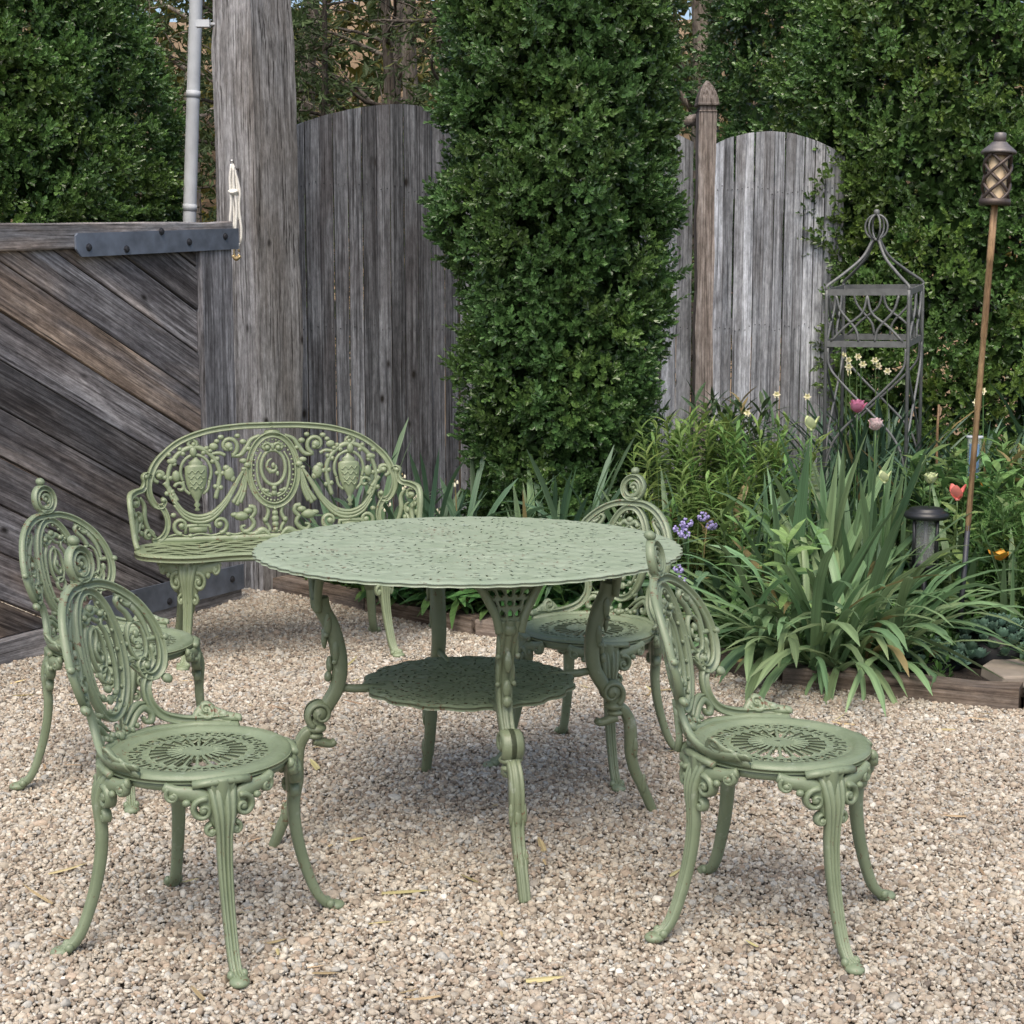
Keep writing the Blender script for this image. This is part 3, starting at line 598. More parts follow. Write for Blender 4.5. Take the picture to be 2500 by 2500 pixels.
# ------------------------------------------------------------------ cast furniture
SEAT_Z = .412; LK = SEAT_Z / .40
def chair_map(v):
    u, h, w = v[:, 0], v[:, 1], v[:, 2]
    R = .2 + .11 * np.clip(h / .2, 0, 1); ps = u / R
    lean = .10 * np.clip(h, 0, 1) / .455 + .04 * np.clip(h, 0, 1) * (1 - np.clip(h / .455, 0, 1))
    return np.c_[-(R - w) * np.cos(ps) + (R - .2) - lean, (R - w) * np.sin(ps), SEAT_Z + h * .975]
def chair_back_parts():
    out = []
    f = MB()                                           # outer hoop with its lower volutes
    side = spl([(.0, .352), (.05, .349), (.10, .328), (.145, .288), (.172, .235), (.178, .185), (.165, .142), (.140, .122), (.118, .128), (.112, .150), (.124, .163), (.134, .153)], 64)
    hw = lerp(np.arange(64), [0, 40, 52, 63], [.0105, .0112, .009, .005])
    for p in (side, mir(side)): f.band(p, hw, .011, GROOVE)
    for sx in (1, -1):
        f.ball((sx * .190, .205, .004), (.010, .009, .009)); f.ball((sx * .168, .112, .004), (.014, .012, .011)); f.ball((sx * .127, .148, .007), .009)
        inner = spl([(.088, .318), (.122, .292), (.146, .25), (.153, .2)], 20)
        f.band(inner * (sx, 1), lerp(np.arange(20), [0, 8, 19], [.003, .009, .004]), .006)
    out.append(('hoop', f))
    l = MB()                                           # lower C-scrolls sweeping round the seat rim
    cs = spl([(.128, .125), (.112, .095), (.113, .060), (.135, .030), (.18, .014), (.235, .012), (.285, .016)], 36)
    for p in (cs, mir(cs)): l.band(p, lerp(np.arange(36), [0, 12, 35], [.010, .0125, .010]), .010, GROOVE)
    for sx in (1, -1):
        pl = spl([(.20, .016), (.225, .034), (.25, .028), (.275, .020), (.31, .018)], 24)
        l.band(pl * (sx, 1), lerp(np.arange(24), [0, 10, 23], [.006, .014, .007]), .007)
        l.band(spiral((.235 * sx, .036), .021, .004, 200, 650, 34, sx) * (1, 1) + (0, 0), lerp(np.arange(34), [0, 33], [.0065, .004]), .010)
        l.ball((.235 * sx, .036, .004), .006)
        l.ball((.270 * sx, .026, .003), (.012, .009, .007)); l.ball((.302 * sx, .02, .002), (.012, .008, .006))
        # inner acanthus S-scroll standing on the seat
        ss = spl([(.018, .010), (.045, .022), (.07, .045), (.092, .055), (.108, .042), (.103, .024), (.088, .024), (.085, .036)], 40)
        l.band(ss * (sx, 1), lerp(np.arange(40), [0, 20, 39], [.005, .0095, .004]), .010)
        l.band(spl([(.03, .03), (.055, .052), (.08, .066), (.10, .066)], 16) * (sx, 1), lerp(np.arange(16), [0, 8, 15], [.002, .007, .002]), .007)
        for q in range(4): l.ball((sx * (.012 + .016 * q), .016 + .006 * (q % 2), .006), .0075)
        l.tube([(sx * .040, .085, -.006), (sx * .046, .05, -.010), (sx * .052, .0, -.016), (sx * .054, -.03, -.02)], [.008, .007, .008, .009], 8, flat=.7)
        l.ball((sx * .043, .072, -.002), .011)
    l.ball((0, .014, .006), .012); l.ball((0, .03, .004), (.007, .012, .007))
    l.band([(-.3, .002), (-.2, .003), (-.1, .003), (0, .003), (.1, .003), (.2, .003), (.3, .002)], .008, .009)
    out.append(('lower_scroll', l))
    m = MB()                                           # tall oval medallion
    m.band(oval((0, .197), .073, .142, 72), .0105, .011, GROOVE, closed=True)
    for a in range(0, 360, 20): m.ball((.060 * cos(RAD(a)), .197 + .128 * sin(RAD(a)), .005), (.0045, .006, .005), 6, 4)
    for sx in (1, -1):                                 # pierced leafy inner frame
        m.band(spl([(.0, .092), (.03, .104), (.043, .145), (.045, .19), (.040, .235), (.028, .262), (.040, .276), (.048, .265)], 44) * (sx, 1), lerp(np.arange(44), [0, 22, 43], [.004, .0055, .003]), .008)
        m.band(spl([(0, .285), (.018, .293), (.034, .283), (.046, .290)], 18) * (sx, 1), lerp(np.arange(18), [0, 9, 17], [.009, .007, .003]), .008)
        m.band(spl([(.0, .283), (.012, .272), (.024, .268)], 10) * (sx, 1), .005, .007)
        m.ball((sx * .03, .284, .006), .008); m.ball((sx * .024, .105, .004), (.009, .007, .006))
    m.band(oval((0, .205), .024, .050, 36), .0036, .008, closed=True)
    m.band(spl([(.0, .262), (.003, .235), (-.010, .205), (.002, .180), (.012, .190), (.008, .202)], 24), lerp(np.arange(24), [0, 12, 23], [.002, .006, .002]), .009)
    m.ball((0, .212, .005), (.006, .013, .006)); m.band(oval((.004, .150), .015, .019, 20), .0036, .008, closed=True)
    m.ball((0, .118, .005), .010); m.ball((0, .094, .004), (.012, .012, .006)); m.ball((0, .30, .004), (.012, .010, .007))
    out.append(('medallion', m))
    for sx in (1, -1):                                 # side scroll ornaments
        g = MB()
        g.band(oval((.119, .205), .023, .044, 32) * (sx, 1), .0045, .009, closed=True)
        g.band(spl([(.118, .250), (.108, .272), (.094, .288), (.088, .303), (.096, .312), (.104, .305), (.099, .298)], 30) * (sx, 1), lerp(np.arange(30), [0, 12, 29], [.0075, .006, .0035]), .009)
        g.band(spl([(.100, .300), (.116, .289), (.130, .296)], 12) * (sx, 1), lerp(np.arange(12), [0, 6, 11], [.003, .0075, .003]), .007)
        g.band(spiral((.119 * sx, .205), .015, .004, 90, 330, 24, sx), .0032, .009)
        g.ball((.119 * sx, .222, .006), (.008, .011, .007)); g.ball((.119 * sx, .192, .006), (.010, .007, .006))
        g.band(spl([(.142, .19), (.145, .160), (.130, .142), (.108, .138), (.09, .155)], 24) * (sx, 1), lerp(np.arange(24), [0, 12, 23], [.006, .009, .004]), .009, GROOVE)
        g.band(spl([(.076, .21), (.088, .20), (.096, .205)], 8) * (sx, 1), .005, .007)
        g.band(spl([(.082, .165), (.10, .168), (.118, .160)], 10) * (sx, 1), .005, .007)
        g.band(spl([(.142, .205), (.158, .205), (.166, .205)], 6) * (sx, 1), .006, .007)
        g.ball((.153 * sx, .182, .003), (.007, .012, .006))
        out.append(('side_ornament', g))
    n = MB()                                           # finial ring with comma scroll and ball
    n.band(oval((0, .400), .033, .034, 40), .0095, .013, GROOVE, closed=True)
    n.band(spiral((0, .401), .026, .006, -100, 190, 28), lerp(np.arange(28), [0, 14, 27], [.006, .007, .0045]), .011)
    n.ball((0.002, .400, .004), .008)
    n.ball((.010, .392, .004), (.007, .006, .007))
    n.band([(-.022, .360), (-.014, .366), (0, .368), (.014, .366), (.022, .360)], .008, .012)
    n.ball((0, .438, 0), (.011, .006, .011)); n.ball((0, .4525, 0), (.0135, .012, .0135), 10, 8)
    out.append(('finial', n))
    for _, b in out: b.map(chair_map)
    return out
def seat_disc(R=.2):
    n = 192; r = np.concatenate([np.linspace(.004, .030, 5), np.linspace(.034, .112, 22), np.linspace(.116, .156, 14), [.160, .163, .168, .180, .190, .196, .200, .2015]]) * R / .2015
    th = np.arange(n) * 2 * pi / n; rr = r * .2015 / R
    z = np.interp(rr, [0, .03, .10, .156, .163, .168, .19, .198, .2015], [.001, .000, -.004, -.004, -.002, .004, .004, .002, -.006])
    P = np.stack([r[:, None] * np.cos(th), r[:, None] * np.sin(th), z[:, None] + 0 * th], -1)
    rc = (.5 * (rr[1:] + rr[:-1]))[:, None]; tc = (th + pi / n)[None]
    f = (tc / (2 * pi) * 24) % 1                                          # 24 spokes
    mask = np.ones((len(r) - 1, n), bool)
    wide = np.interp(rc, [.036, .06, .10, .112], [.20, .30, .385, .22])
    mask &= ~((rc > .036) & (rc < .106) & (np.abs(f - .5) < wide))
    g = (tc / (2 * pi) * 16) % 1                                          # florets outside the spokes
    a = (g - .5) * 2 * pi * rc / 16; b_ = rc - .134
    d = np.sqrt(a ** 2 + b_ ** 2); fl = .008 + .0055 * np.cos(5 * np.arctan2(b_, a))
    mask &= ~((rc > .116) & (rc < .156) & (d > fl + .0035) & (d < .0155) )
    h = ((tc / (2 * pi) * 16 + .5) % 1 - .5) * 2 * pi * rc / 16
    mask &= ~((np.abs(h) < .004) & (rc > .122) & (rc < .15))
    P[..., 2] += .0025 * np.cos(2 * pi * (np.arctan2(P[..., 1], P[..., 0]) / (2 * pi) * 24)) * ((rr > .036) & (rr < .11))[:, None]
    V, Q = grid_solid(P, mask, .007, True); b = MB(); b.add(V, Q)
    return b
def cyl_map(Rr):
    return lambda v: np.c_[(Rr + v[:, 2]) * np.cos(v[:, 0] / Rr), (Rr + v[:, 2]) * np.sin(v[:, 0] / Rr), v[:, 1]]
FLUTE = [(.8, -1.0), (1.3, -.80), (1.3, -.66), (.65, -.52), (1.4, -.36), (1.4, -.2), (.65, -.06), (.65, .06), (1.4, .2), (1.4, .36), (.65, .52), (1.3, .66), (1.3, .80), (.8, 1.0), (-.6, 1.0), (-1.0, .5), (-1.0, -.5), (-.6, -1.0)]
PLAIN = [(.7, -1.0), (1.2, -.85), (1.2, -.6), (.85, -.45), (1.3, -.25), (1.45, 0), (1.3, .25), (.85, .45), (1.2, .6), (1.2, .85), (.7, 1.0), (-.6, 1.0), (-1.0, .5), (-1.0, -.5), (-.6, -1.0)]
def leg_shaft(path, wid, thk, prof=None):
    """fluted cabriole shaft: path (r,z); profile (radial, tangential)"""
    p = np.asarray(path); N = len(p); t = np.gradient(p, axis=0); t /= np.linalg.norm(t, axis=1)[:, None]
    nr = np.c_[-t[:, 1], t[:, 0]]; nr *= np.where(nr[:, :1] < 0, -1, 1)
    pr = np.asarray(prof or FLUTE); n = len(pr)
    rz = p[:, None] + nr[:, None] * (pr[None, :, 0, None] * thk[:, None, None])
    v = np.stack([rz[..., 0], pr[None, :, 1] * wid[:, None], rz[..., 1]], -1).reshape(-1, 3)
    i, j = np.meshgrid(np.arange(N - 1), np.arange(n), indexing='ij'); j2 = (j + 1) % n
    q = np.stack([i * n + j, (i + 1) * n + j, (i + 1) * n + j2, i * n + j2], -1).reshape(-1, 4)
    v = np.vstack([v, [p[0, 0], 0, p[0, 1]], [p[-1, 0], 0, p[-1, 1]]]); k = np.arange(n); k2 = (k + 1) % n
    tr = np.vstack([np.c_[k, k2, np.full(n, N * n)], np.c_[(N - 1) * n + k2, (N - 1) * n + k, np.full(n, N * n + 1)]])
    return MB().add(v, q, tr)
def chair_leg():
    p = spl([(.176, .392), (.200, .365), (.212, .325), (.209, .28), (.208, .235), (.216, .175), (.233, .11), (.256, .05), (.277, .022), (.298, .012)], 44)
    t = np.arange(44)
    s = leg_shaft(p, lerp(t, [0, 6, 14, 30, 43], [.034, .028, .017, .0125, .012]), lerp(t, [0, 8, 20, 43], [.010, .011, .0105, .008]))
    s.ball((.302, 0, .011), (.024, .021, .0115), 12, 8)
    for sy in (1, -1): s.ball((.288, sy * .014, .020), (.010, .008, .010))
    b = MB()                                           # scroll bracket under the seat ring
    for sx in (1, -1):
        b.band(spl([(.012, .30), (.020, .325), (.034, .352), (.060, .366), (.092, .372), (.118, .382)], 26) * (sx, 1), lerp(np.arange(26), [0, 12, 25], [.010, .018, .010]), .010)
        b.band(spiral((.040 * sx, .336), .024, .004, 110, -330, 34, sx), lerp(np.arange(34), [0, 33], [.0075, .0045]), .018)
        b.ball((.040 * sx, .336, .010), .0085)
        b.band(spiral((.098 * sx, .366), .016, .004, 60, -260, 24, sx), lerp(np.arange(24), [0, 23], [.006, .004]), .013)
        b.ball((.098 * sx, .364, .006), (.010, .008, .007)); b.ball((.072 * sx, .352, .008), (.009, .008, .008))
        b.band(spiral((.024 * sx, .292), .013, .004, 90, -200, 16, sx), .0055, .014)
        b.ball((.024 * sx, .290, .006), .008)
    b.band(spl([(0, .395), (.0, .375), (0, .35), (0, .32), (0, .285)], 20), lerp(np.arange(20), [0, 6, 19], [.030, .024, .012]), .013, RIDGE3)
    b.band([(-.06, .386), (-.03, .389), (0, .39), (.03, .389), (.06, .386)], .008, .012)
    b.map(cyl_map(.203))
    return s, b
def apron_ring(R=.183):
    b = MB(); b.lathe([(R - .02, .388), (R - .018, .372), (R, .368), (R + .008, .372), (R + .009, .382), (R + .003, .391), (R - .02, .388)], 72)
    return b
def make_chair():
    root = empty('garden_chair')
    seat = obj('seat', seat_disc().map(lambda v: v + (0, 0, SEAT_Z)).mesh('chair_seat', M['paint']), root)
    obj('seat_ring', apron_ring().map(lambda v: v * (1, 1, LK)).mesh('seat_ring', M['paint']), seat)
    s, b = chair_leg(); sm = s.map(lambda v: v * (1, 1, LK)).mesh('chair_leg', M['paint']); bm_ = b.map(lambda v: v * (1, 1, LK)).mesh('leg_bracket', M['paint'])
    for a in (45, 135, 225, 315):
        L = obj('leg', sm, root, rot=(0, 0, RAD(a))); obj('scroll_bracket', bm_, L)
    back = None
    for nme, mb in chair_back_parts():
        me = mb.mesh('chair_' + nme, M['paint'])
        if back is None: back = obj('backrest', me, root)
        else: obj(nme, me, back)
    return root
chair = make_chair()
spots = [((-.677, 3.218), -20, 'green cast chair facing the table, with its near rim beside a second chair behind it on the gate side'),
         ((-1.111, 4.30), -29, 'green cast chair by the wooden gate, partly hidden by another chair and beside the bench'),
         ((.586, 3.284), -22, 'green cast chair turned with its back to the round table, facing the open gravel'),
         ((.228, 4.49), -121, 'green cast chair pushed in under the table between the table and flower bed')]
spots[0] = (spots[0][0], spots[0][1], 'green cast chair facing the round table, in front of another chair by the gate')
for i, ((x, y), a, lab) in enumerate(spots):
    c = chair if i == 0 else copy_tree(chair)
    c.location = (x, y, .002); c.rotation_euler = (0, 0, RAD(a)); tag(c, lab, 'chair', 'ornate green garden chairs')

# ---- table
def table_plate(R, nr, na, z0, thick, rim, nsc, ringstep, petal, hs=1.0, closed=1.0):
    r = np.linspace(.006, R, nr); th = np.arange(na) * 2 * pi / na
    sc = 1 - rim * np.abs(np.cos(th * nsc / 2)) ** 3 / R                    # scalloped edge
    k = np.clip((r / R - .9) / .1, 0, 1)[:, None]
    rr = r[:, None] * (1 - k + k * sc)
    z = z0 + 0 * rr
    # low cast relief: overlapping leaves in rings
    q = r / ringstep; kk = np.floor(q)[:, None]; fr = (q - np.floor(q))[:, None]
    nk = np.maximum(6, np.round(2 * pi * (kk + .5) * ringstep / petal))
    ph = (th[None] / (2 * pi) * nk + .5 * (kk % 2)) % 1 - .5
    z = z + .0011 * (np.cos(2 * pi * ph) * (1 - fr * .6)) + .0008 * fr
    edge = np.clip((r / R - .965) / .035, 0, 1)[:, None]; z = z * (1 - edge) + (z0 - .004 * edge) * edge
    P = np.stack([rr * np.cos(th), rr * np.sin(th), z], -1)
    rc = .5 * (r[1:] + r[:-1]); tc = th + pi / na
    q = rc / ringstep; kk = np.floor(q)[:, None]; fr = (q - np.floor(q))[:, None]
    nk = np.maximum(6, np.round(2 * pi * (kk + .5) * ringstep / petal))
    def unit(shift):
        return (((tc[None] / (2 * pi) * nk + .5 * (kk % 2) + shift) % 1) - .5) * 2 * pi * rc[:, None] / nk
    a = unit(0); b_ = (fr - .52) * ringstep
    jit = np.sin(kk * 12.7 + 3.1)
    d1 = (np.abs(a) / (hs * (.0024 + .0012 * jit + .035 * np.clip(b_ + .006, 0, .03)))) ** 2 + (b_ / (.20 * hs * ringstep)) ** 2
    a2 = unit(.5); b2 = (fr - .18) * ringstep
    d2 = (np.abs(np.abs(a2) - .0075) / (.0030 * hs)) ** 2 + ((b2 - .25 * np.abs(a2)) / (.085 * ringstep)) ** 2
    d3 = (np.abs(a2) / .0085) ** 2 + ((fr - .80) * ringstep / .0026) ** 2
    def drop(shift, s_):                                   # the casting is not open everywhere
        idx = np.floor(tc[None] / (2 * pi) * nk + .5 * (kk % 2) + shift); v = np.sin(idx * 127.1 + kk * 311.7 + s_) * 43758.5; return v - np.floor(v)
    d1 = np.where(drop(0, 1) < .35 * closed, 9, d1); d2 = np.where(drop(.5, 2) < .5 * closed, 9, d2); d3 = np.where(drop(.5, 3) < .5 * closed, 9, d3)
    mask = ~(((d1 < 1) | (d2 < 1) | (d3 < 1)) & (rc[:, None] > ringstep * .55) & (rc[:, None] < R * .955))
    V, Q = grid_solid(P, mask, thick, True); return MB().add(V, Q)
TZ = .757; TK = .757 / .735
def table_leg():
    p = spl([(.380, .622), (.378, .61), (.372, .59), (.352, .55), (.336, .49), (.333, .44), (.342, .395), (.362, .360), (.386, .325), (.402, .300)], 48)
    t = np.arange(48)
    s = leg_shaft(p, lerp(t, [0, 12, 36, 47], [.026, .021, .0175, .016]), lerp(t, [0, 20, 47], [.017, .016, .014]), PLAIN)
    lo = spl([(.392, .285), (.418, .288), (.438, .262), (.445, .225), (.446, .17), (.458, .12), (.480, .075), (.505, .02), (.513, 0)], 40); t2 = np.arange(40)
    s.merge(leg_shaft(lo, lerp(t2, [0, 6, 15, 22, 30, 39], [.014, .017, .018, .0155, .014, .013]), lerp(t2, [0, 14, 39], [.011, .013, .010]), PLAIN))
    # knee scroll and collar
    sc = MB(); sc.band(spiral((0, 0), .035, .005, -60, 420, 40), lerp(np.arange(40), [0, 39], [.0095, .005]), .026)
    v = np.concatenate(sc.V); f4 = np.concatenate(sc.F4); f3 = np.concatenate(sc.F3)
    for sy in (1, -1): s.add(np.c_[.388 + v[:, 0], sy * (v[:, 2] + .002), .334 + v[:, 1]], f4 if sy < 0 else f4[:, ::-1], f3 if sy < 0 else f3[:, ::-1])
    s.tube([(.392, -.024, .336), (.392, .024, .336)], .017, 14)
    s.ball((.397, 0, .298), (.026, .030, .013), 12, 6); s.ball((.402, 0, .280), (.022, .026, .010), 12, 6)
    # curl below the collar, leaf sheaths, bosses
    s.tube(spl([(.405, 0, .268), (.385, 0, .262), (.362, 0, .255), (.350, 0, .262)], 12), lerp(np.arange(12), [0, 11], [.014, .009]), 8, flat=1.4)
    for z, r, w in ((.560, .360, .030), (.490, .340, .025)):
        for sy in (-1, 1): s.ball((r + .008, sy * w * .72, z), (.010, .006, .028)); s.ball((r + .012, sy * w * .78, z - .026), (.007, .007, .007))
    s.ball((.374, 0, .520), (.008, .010, .026)); s.ball((.362, 0, .455), (.009, .011, .022))
    for z, r, w in ((.185, .449, .0165), (.085, .476, .013)):
        for sy in (-1, 1): s.ball((r + .006, sy * w, z), (.008, .006, .028))
        s.ball((r + .010, 0, z - .01), (.006, .010, .024))
    s.ball((.388, 0, .600), (.016, .018, .018)); s.ball((.366, 0, .425), (.010, .012, .014))
    # pierced lattice bracket under the top
    nx, nz = 44, 30; uu = np.linspace(-1, 1, nx); zz = np.linspace(0, 1, nz)
    half = np.interp(zz, [0, .25, .5, .75, 1], [.026, .034, .048, .068, .088])
    X = uu[None] * half[:, None]; Z = .600 + .118 * zz[:, None] + 0 * X
    rad = .392 - .012 * zz[:, None] + 0 * X + .006 * np.sin(zz[:, None] * 3)
    uc = .5 * (uu[1:] + uu[:-1])[None]; zc = .5 * (zz[1:] + zz[:-1])[:, None]
    cell = (zc * 5) % 1; row = np.floor(zc * 5); ncol = 3 + row
    cx_ = ((uc + 1) / 2 * ncol + .5 * (row % 2)) % 1
    hole = (((cx_ - .5) / .36) ** 2 + ((cell - .5) / .34) ** 2 < 1) & (np.abs(uc) < .86) & (zc > .06) & (zc < .97)
    P = np.stack([X, -Z, rad], -1); V, Q = grid_solid(P, ~hole, .010)
    br = MB(); br.add(np.c_[V[:, 2], V[:, 0], -V[:, 1]], Q)
    for sy in (1, -1):
        br.tube(spl([(.392, sy * .026, .592), (.394, sy * .034, .628), (.393, sy * .05, .662), (.390, sy * .07, .695), (.384, sy * .092, .716)], 20), lerp(np.arange(20), [0, 10, 19], [.010, .011, .008]), 8)
    return s, br
def make_table():
    root = empty('garden_table', (-.112, 3.885, .0), 0, 'large round green cast garden table with pierced leafy top and lower shelf', 'table')
    top = obj('tabletop', table_plate(.546, 128, 660, TZ, .007, .006, 62, .0485, .056, 1.15).mesh('tabletop', M['paint_pale']), root)
    und = MB(); und.lathe([(.33, TZ - .011), (.33, TZ - .028), (.345, TZ - .028), (.345, TZ - .011)], 72)
    for a in range(0, 360, 45): und.tube([(.05 * cos(RAD(a)), .05 * sin(RAD(a)), TZ - .018), (.50 * cos(RAD(a)), .50 * sin(RAD(a)), TZ - .018)], .008, 6)
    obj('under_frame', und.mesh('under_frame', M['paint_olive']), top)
    sh = obj('lower_shelf', table_plate(.278, 70, 380, .405, .008, .012, 18, .038, .046, 1.45, .4).mesh('lower_shelf', M['paint']), root)
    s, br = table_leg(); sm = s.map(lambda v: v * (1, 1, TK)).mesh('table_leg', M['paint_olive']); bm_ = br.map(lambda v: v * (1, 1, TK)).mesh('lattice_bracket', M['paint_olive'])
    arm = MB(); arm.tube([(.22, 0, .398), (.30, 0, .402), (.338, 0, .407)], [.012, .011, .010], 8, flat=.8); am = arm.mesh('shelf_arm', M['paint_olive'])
    for k in range(4):
        a = RAD(-74 + 90 * k)
        L = obj('leg', sm, root, rot=(0, 0, a)); obj('lattice_bracket', bm_, L); obj('shelf_arm', am, sh, rot=(0, 0, a))
    return root
make_table()

# ---- bench
BZ = .43
def bench_map(v):
    u, h, w = v[:, 0], v[:, 1], v[:, 2]; su = np.sign(u); s = np.abs(u)
    r = .13; ph = np.clip((s - .43) / r, 0, 1.75); over = np.clip(s - .43 - 1.75 * r, 0, None)
    y = np.minimum(s, .43) + r * np.sin(ph) + over * np.cos(1.75); x = r * (1 - np.cos(ph)) + over * np.sin(1.75)
    nx, ny = np.cos(ph), -np.sin(ph)                               # inward normal
    lean = .13 * np.clip(h, 0, 1) * (np.cos(ph))
    flare = .10 * np.clip(h, 0, .3) * np.sin(ph)
    return np.c_[-.185 + x + w * nx - lean, su * (y + w * ny + flare), BZ + h]
def bench_back_parts():
    parts = []
    both = lambda b, p, *a, **k: (b.band(p, *a, **k), b.band(mir(p), *a, **k))
    f = MB()
    arch = spl([(0, .452), (.13, .449), (.26, .432), (.37, .392), (.445, .328), (.483, .25), (.488, .195), (.470, .150), (.445, .140), (.432, .160), (.443, .175)], 84)
    both(f, arch, lerp(np.arange(84), [0, 60, 83], [.0125, .0125, .006]), .012, GROOVE)
    post = spl([(.452, .150), (.432, .115), (.424, .075), (.434, .035), (.462, .010), (.49, .008)], 30)
    both(f, post, .0115, .011, GROOVE)
    f.band(np.c_[np.linspace(-.47, .47, 60), np.full(60, .006)], .013, .010)
    both(f, np.c_[np.linspace(0, .44, 40), .024 + .004 * np.sin(np.linspace(0, 30, 40))], .004, .007)
    for sx in (1, -1): f.ball((sx * .438, .166, .006), .011); f.ball((sx * .40, .185, .003), .008)
    parts.append(('back_frame', f))
    m = MB()
    m.band(oval((0, .272), .098, .142, 80), .013, .013, GROOVE, closed=True)
    for a in range(0, 360, 10): m.ball((.080 * cos(RAD(a)), .272 + .122 * sin(RAD(a)), .004), (.0055, .0055, .006), 6, 4)
    m.band(oval((0, .282), .049, .070, 48), .0075, .009, closed=True)
    m.band(spiral((0, .285), .032, .005, 100, 430, 30), lerp(np.arange(30), [0, 14, 29], [.004, .009, .004]), .010)
    m.ball((0, .29, .006), (.009, .013, .008)); m.ball((-.014, .268, .004), (.008, .012, .006)); m.ball((.016, .258, .004), (.007, .011, .006))
    for sx in (1, -1):
        m.band(spl([(.0, .368), (.022, .380), (.040, .368), (.030, .355), (.012, .356)], 24) * (sx, 1), .007, .009)
        m.ball((.022 * sx, .362, .007), .012)
        m.band(spl([(.045, .345), (.062, .31), (.066, .265), (.058, .215), (.04, .18), (.012, .165)], 30) * (sx, 1), lerp(np.arange(30), [0, 15, 29], [.004, .0065, .005]), .008)
        m.band(spl([(.0, .172), (.022, .178), (.042, .196), (.05, .188)], 16) * (sx, 1), .006, .008); m.ball((.03 * sx, .19, .005), (.012, .008, .006))
    m.ball((0, .20, .005), .011); m.ball((0, .18, .005), (.012, .014, .007)); m.ball((0, .366, .006), (.008, .016, .007))
    m.band([(-.03, .418), (0, .424), (.03, .418)], .012, .010)
    parts.append(('medallion', m))
    sc = MB(); sc.k = 1.22                             # all the scrollwork between
    for sx in (1, -1):
        q = lambda pts, n=24: spl(pts, n) * (sx, 1)
        # leafy ring round the urn
        ring = q([(.395, .150), (.418, .21), (.415, .275), (.385, .335), (.335, .368), (.285, .365), (.240, .330), (.215, .275), (.222, .215), (.235, .165)], 50)
        sc.band(ring, lerp(np.arange(50), [0, 25, 49], [.006, .0085, .007]), .009)
        for i in range(4, 48, 5):
            a, b_ = ring[i], ring[i + 1]; t_ = (b_ - a) / np.linalg.norm(b_ - a); nrm = np.array([-t_[1], t_[0]])
            for s2 in (1, -1): sc.ball((*(a + nrm * s2 * .011), .003), (.009, .009, .006), 6, 4)
        sc.band(q([(.318, .405), (.300, .385), (.315, .365), (.335, .385), (.318, .405)], 18), .006, .008); sc.ball((sx * .316, .352, .005), (.012, .018, .008))
        # upper spirals with leaves
        sc.band(spiral((.176 * sx, .372), .040, .006, 250, -190, 44, sx), lerp(np.arange(44), [0, 43], [.008, .005]), .011)
        sc.ball((.176 * sx, .372, .006), (.015, .014, .009)); sc.ball((.168 * sx, .362, .006), .009)
        sc.band(q([(.165, .333), (.130, .335), (.105, .365), (.085, .395), (.05, .412)]), lerp(np.arange(24), [0, 12, 23], [.006, .009, .005]), .010)
        sc.band(q([(.190, .335), (.215, .345), (.245, .342)], 12), .006, .008)
        for a, b_, r in ((.235, .372, .016), (.222, .392, .010), (.118, .388, .012), (.098, .360, .010), (.140, .412, .010), (.205, .408, .011), (.25, .355, .009)):
            sc.ball((a * sx, b_, .004), (r, r * .8, .007))
        # outer scrolls beside the arch
        sc.band(spiral((.448 * sx, .262), .026, .005, -80, 300, 32, sx), .0065, .010); sc.ball((.448 * sx, .262, .005), .010)
        sc.band(q([(.432, .235), (.405, .195), (.385, .160)], 14), .008, .009); sc.band(spiral((.372 * sx, .212), .022, .005, 10, 340, 26, sx), .006, .010)
        sc.ball((.386 * sx, .258, .004), (.014, .020, .008)); sc.ball((.398 * sx, .318, .004), (.015, .011, .007)); sc.ball((.412 * sx, .345, .004), .009)
        # drapery swag and tassel
        for o_, hw_ in ((0, .0085), (.013, .007), (-.012, .006)):
            sc.band(q([(.398, .158 - o_), (.36, .108 - o_), (.308, .086 - o_), (.250, .098 - o_), (.195, .150 - o_ * .8), (.152, .220 - o_ * .6), (.108, .292)], 44), lerp(np.arange(44), [0, 20, 43], [.004, hw_, .004]), .011)
        for o_ in (-.010, .0, .010):
            sc.band(q([(.108, .290), (.116 + o_ * .6, .24), (.128 + o_, .19), (.152 + o_ * 1.4, .135 + abs(o_))], 24), lerp(np.arange(24), [0, 23], [.003, .0075]), .009)
        sc.ball((.104 * sx, .295, .006), (.013, .011, .008)); sc.ball((.120 * sx, .312, .005), (.014, .009, .007)); sc.ball((.118 * sx, .280, .005), (.010, .007, .006))
        sc.ball((.178 * sx, .262, .005), (.018, .024, .009)); sc.ball((.188 * sx, .285, .004), (.013, .011, .007)); sc.ball((.165 * sx, .243, .005), (.010, .012, .006))
        # spirals standing on the seat
        for cx_, d_ in ((.372, 1), (.222, -1)):
            sc.band(spiral((cx_ * sx, .062), .034, .005, -90, 330, 40, d_ * sx), lerp(np.arange(40), [0, 39], [.0075, .0045]), .010)
            sc.ball((cx_ * sx, .062, .006), (.011, .010, .008)); sc.ball(((cx_ + .03) * sx, .105, .004), (.010, .008, .006)); sc.ball(((cx_ - .034) * sx, .022, .004), (.010, .007, .006))
        # bird scrolls and the pendant lyre
        sc.ball((.135 * sx, .092, .006), (.026, .016, .012)); sc.ball((.160 * sx, .098, .005), (.016, .009, .008)); sc.ball((.108 * sx, .112, .006), (.016, .011, .009))
        sc.band(q([(.105, .128), (.085, .125), (.080, .105), (.096, .085)], 16), .0075, .009)
        sc.band(q([(.100, .090), (.085, .060), (.105, .034), (.128, .030), (.136, .048), (.120, .054)], 30), lerp(np.arange(30), [0, 15, 29], [.007, .008, .004]), .010)
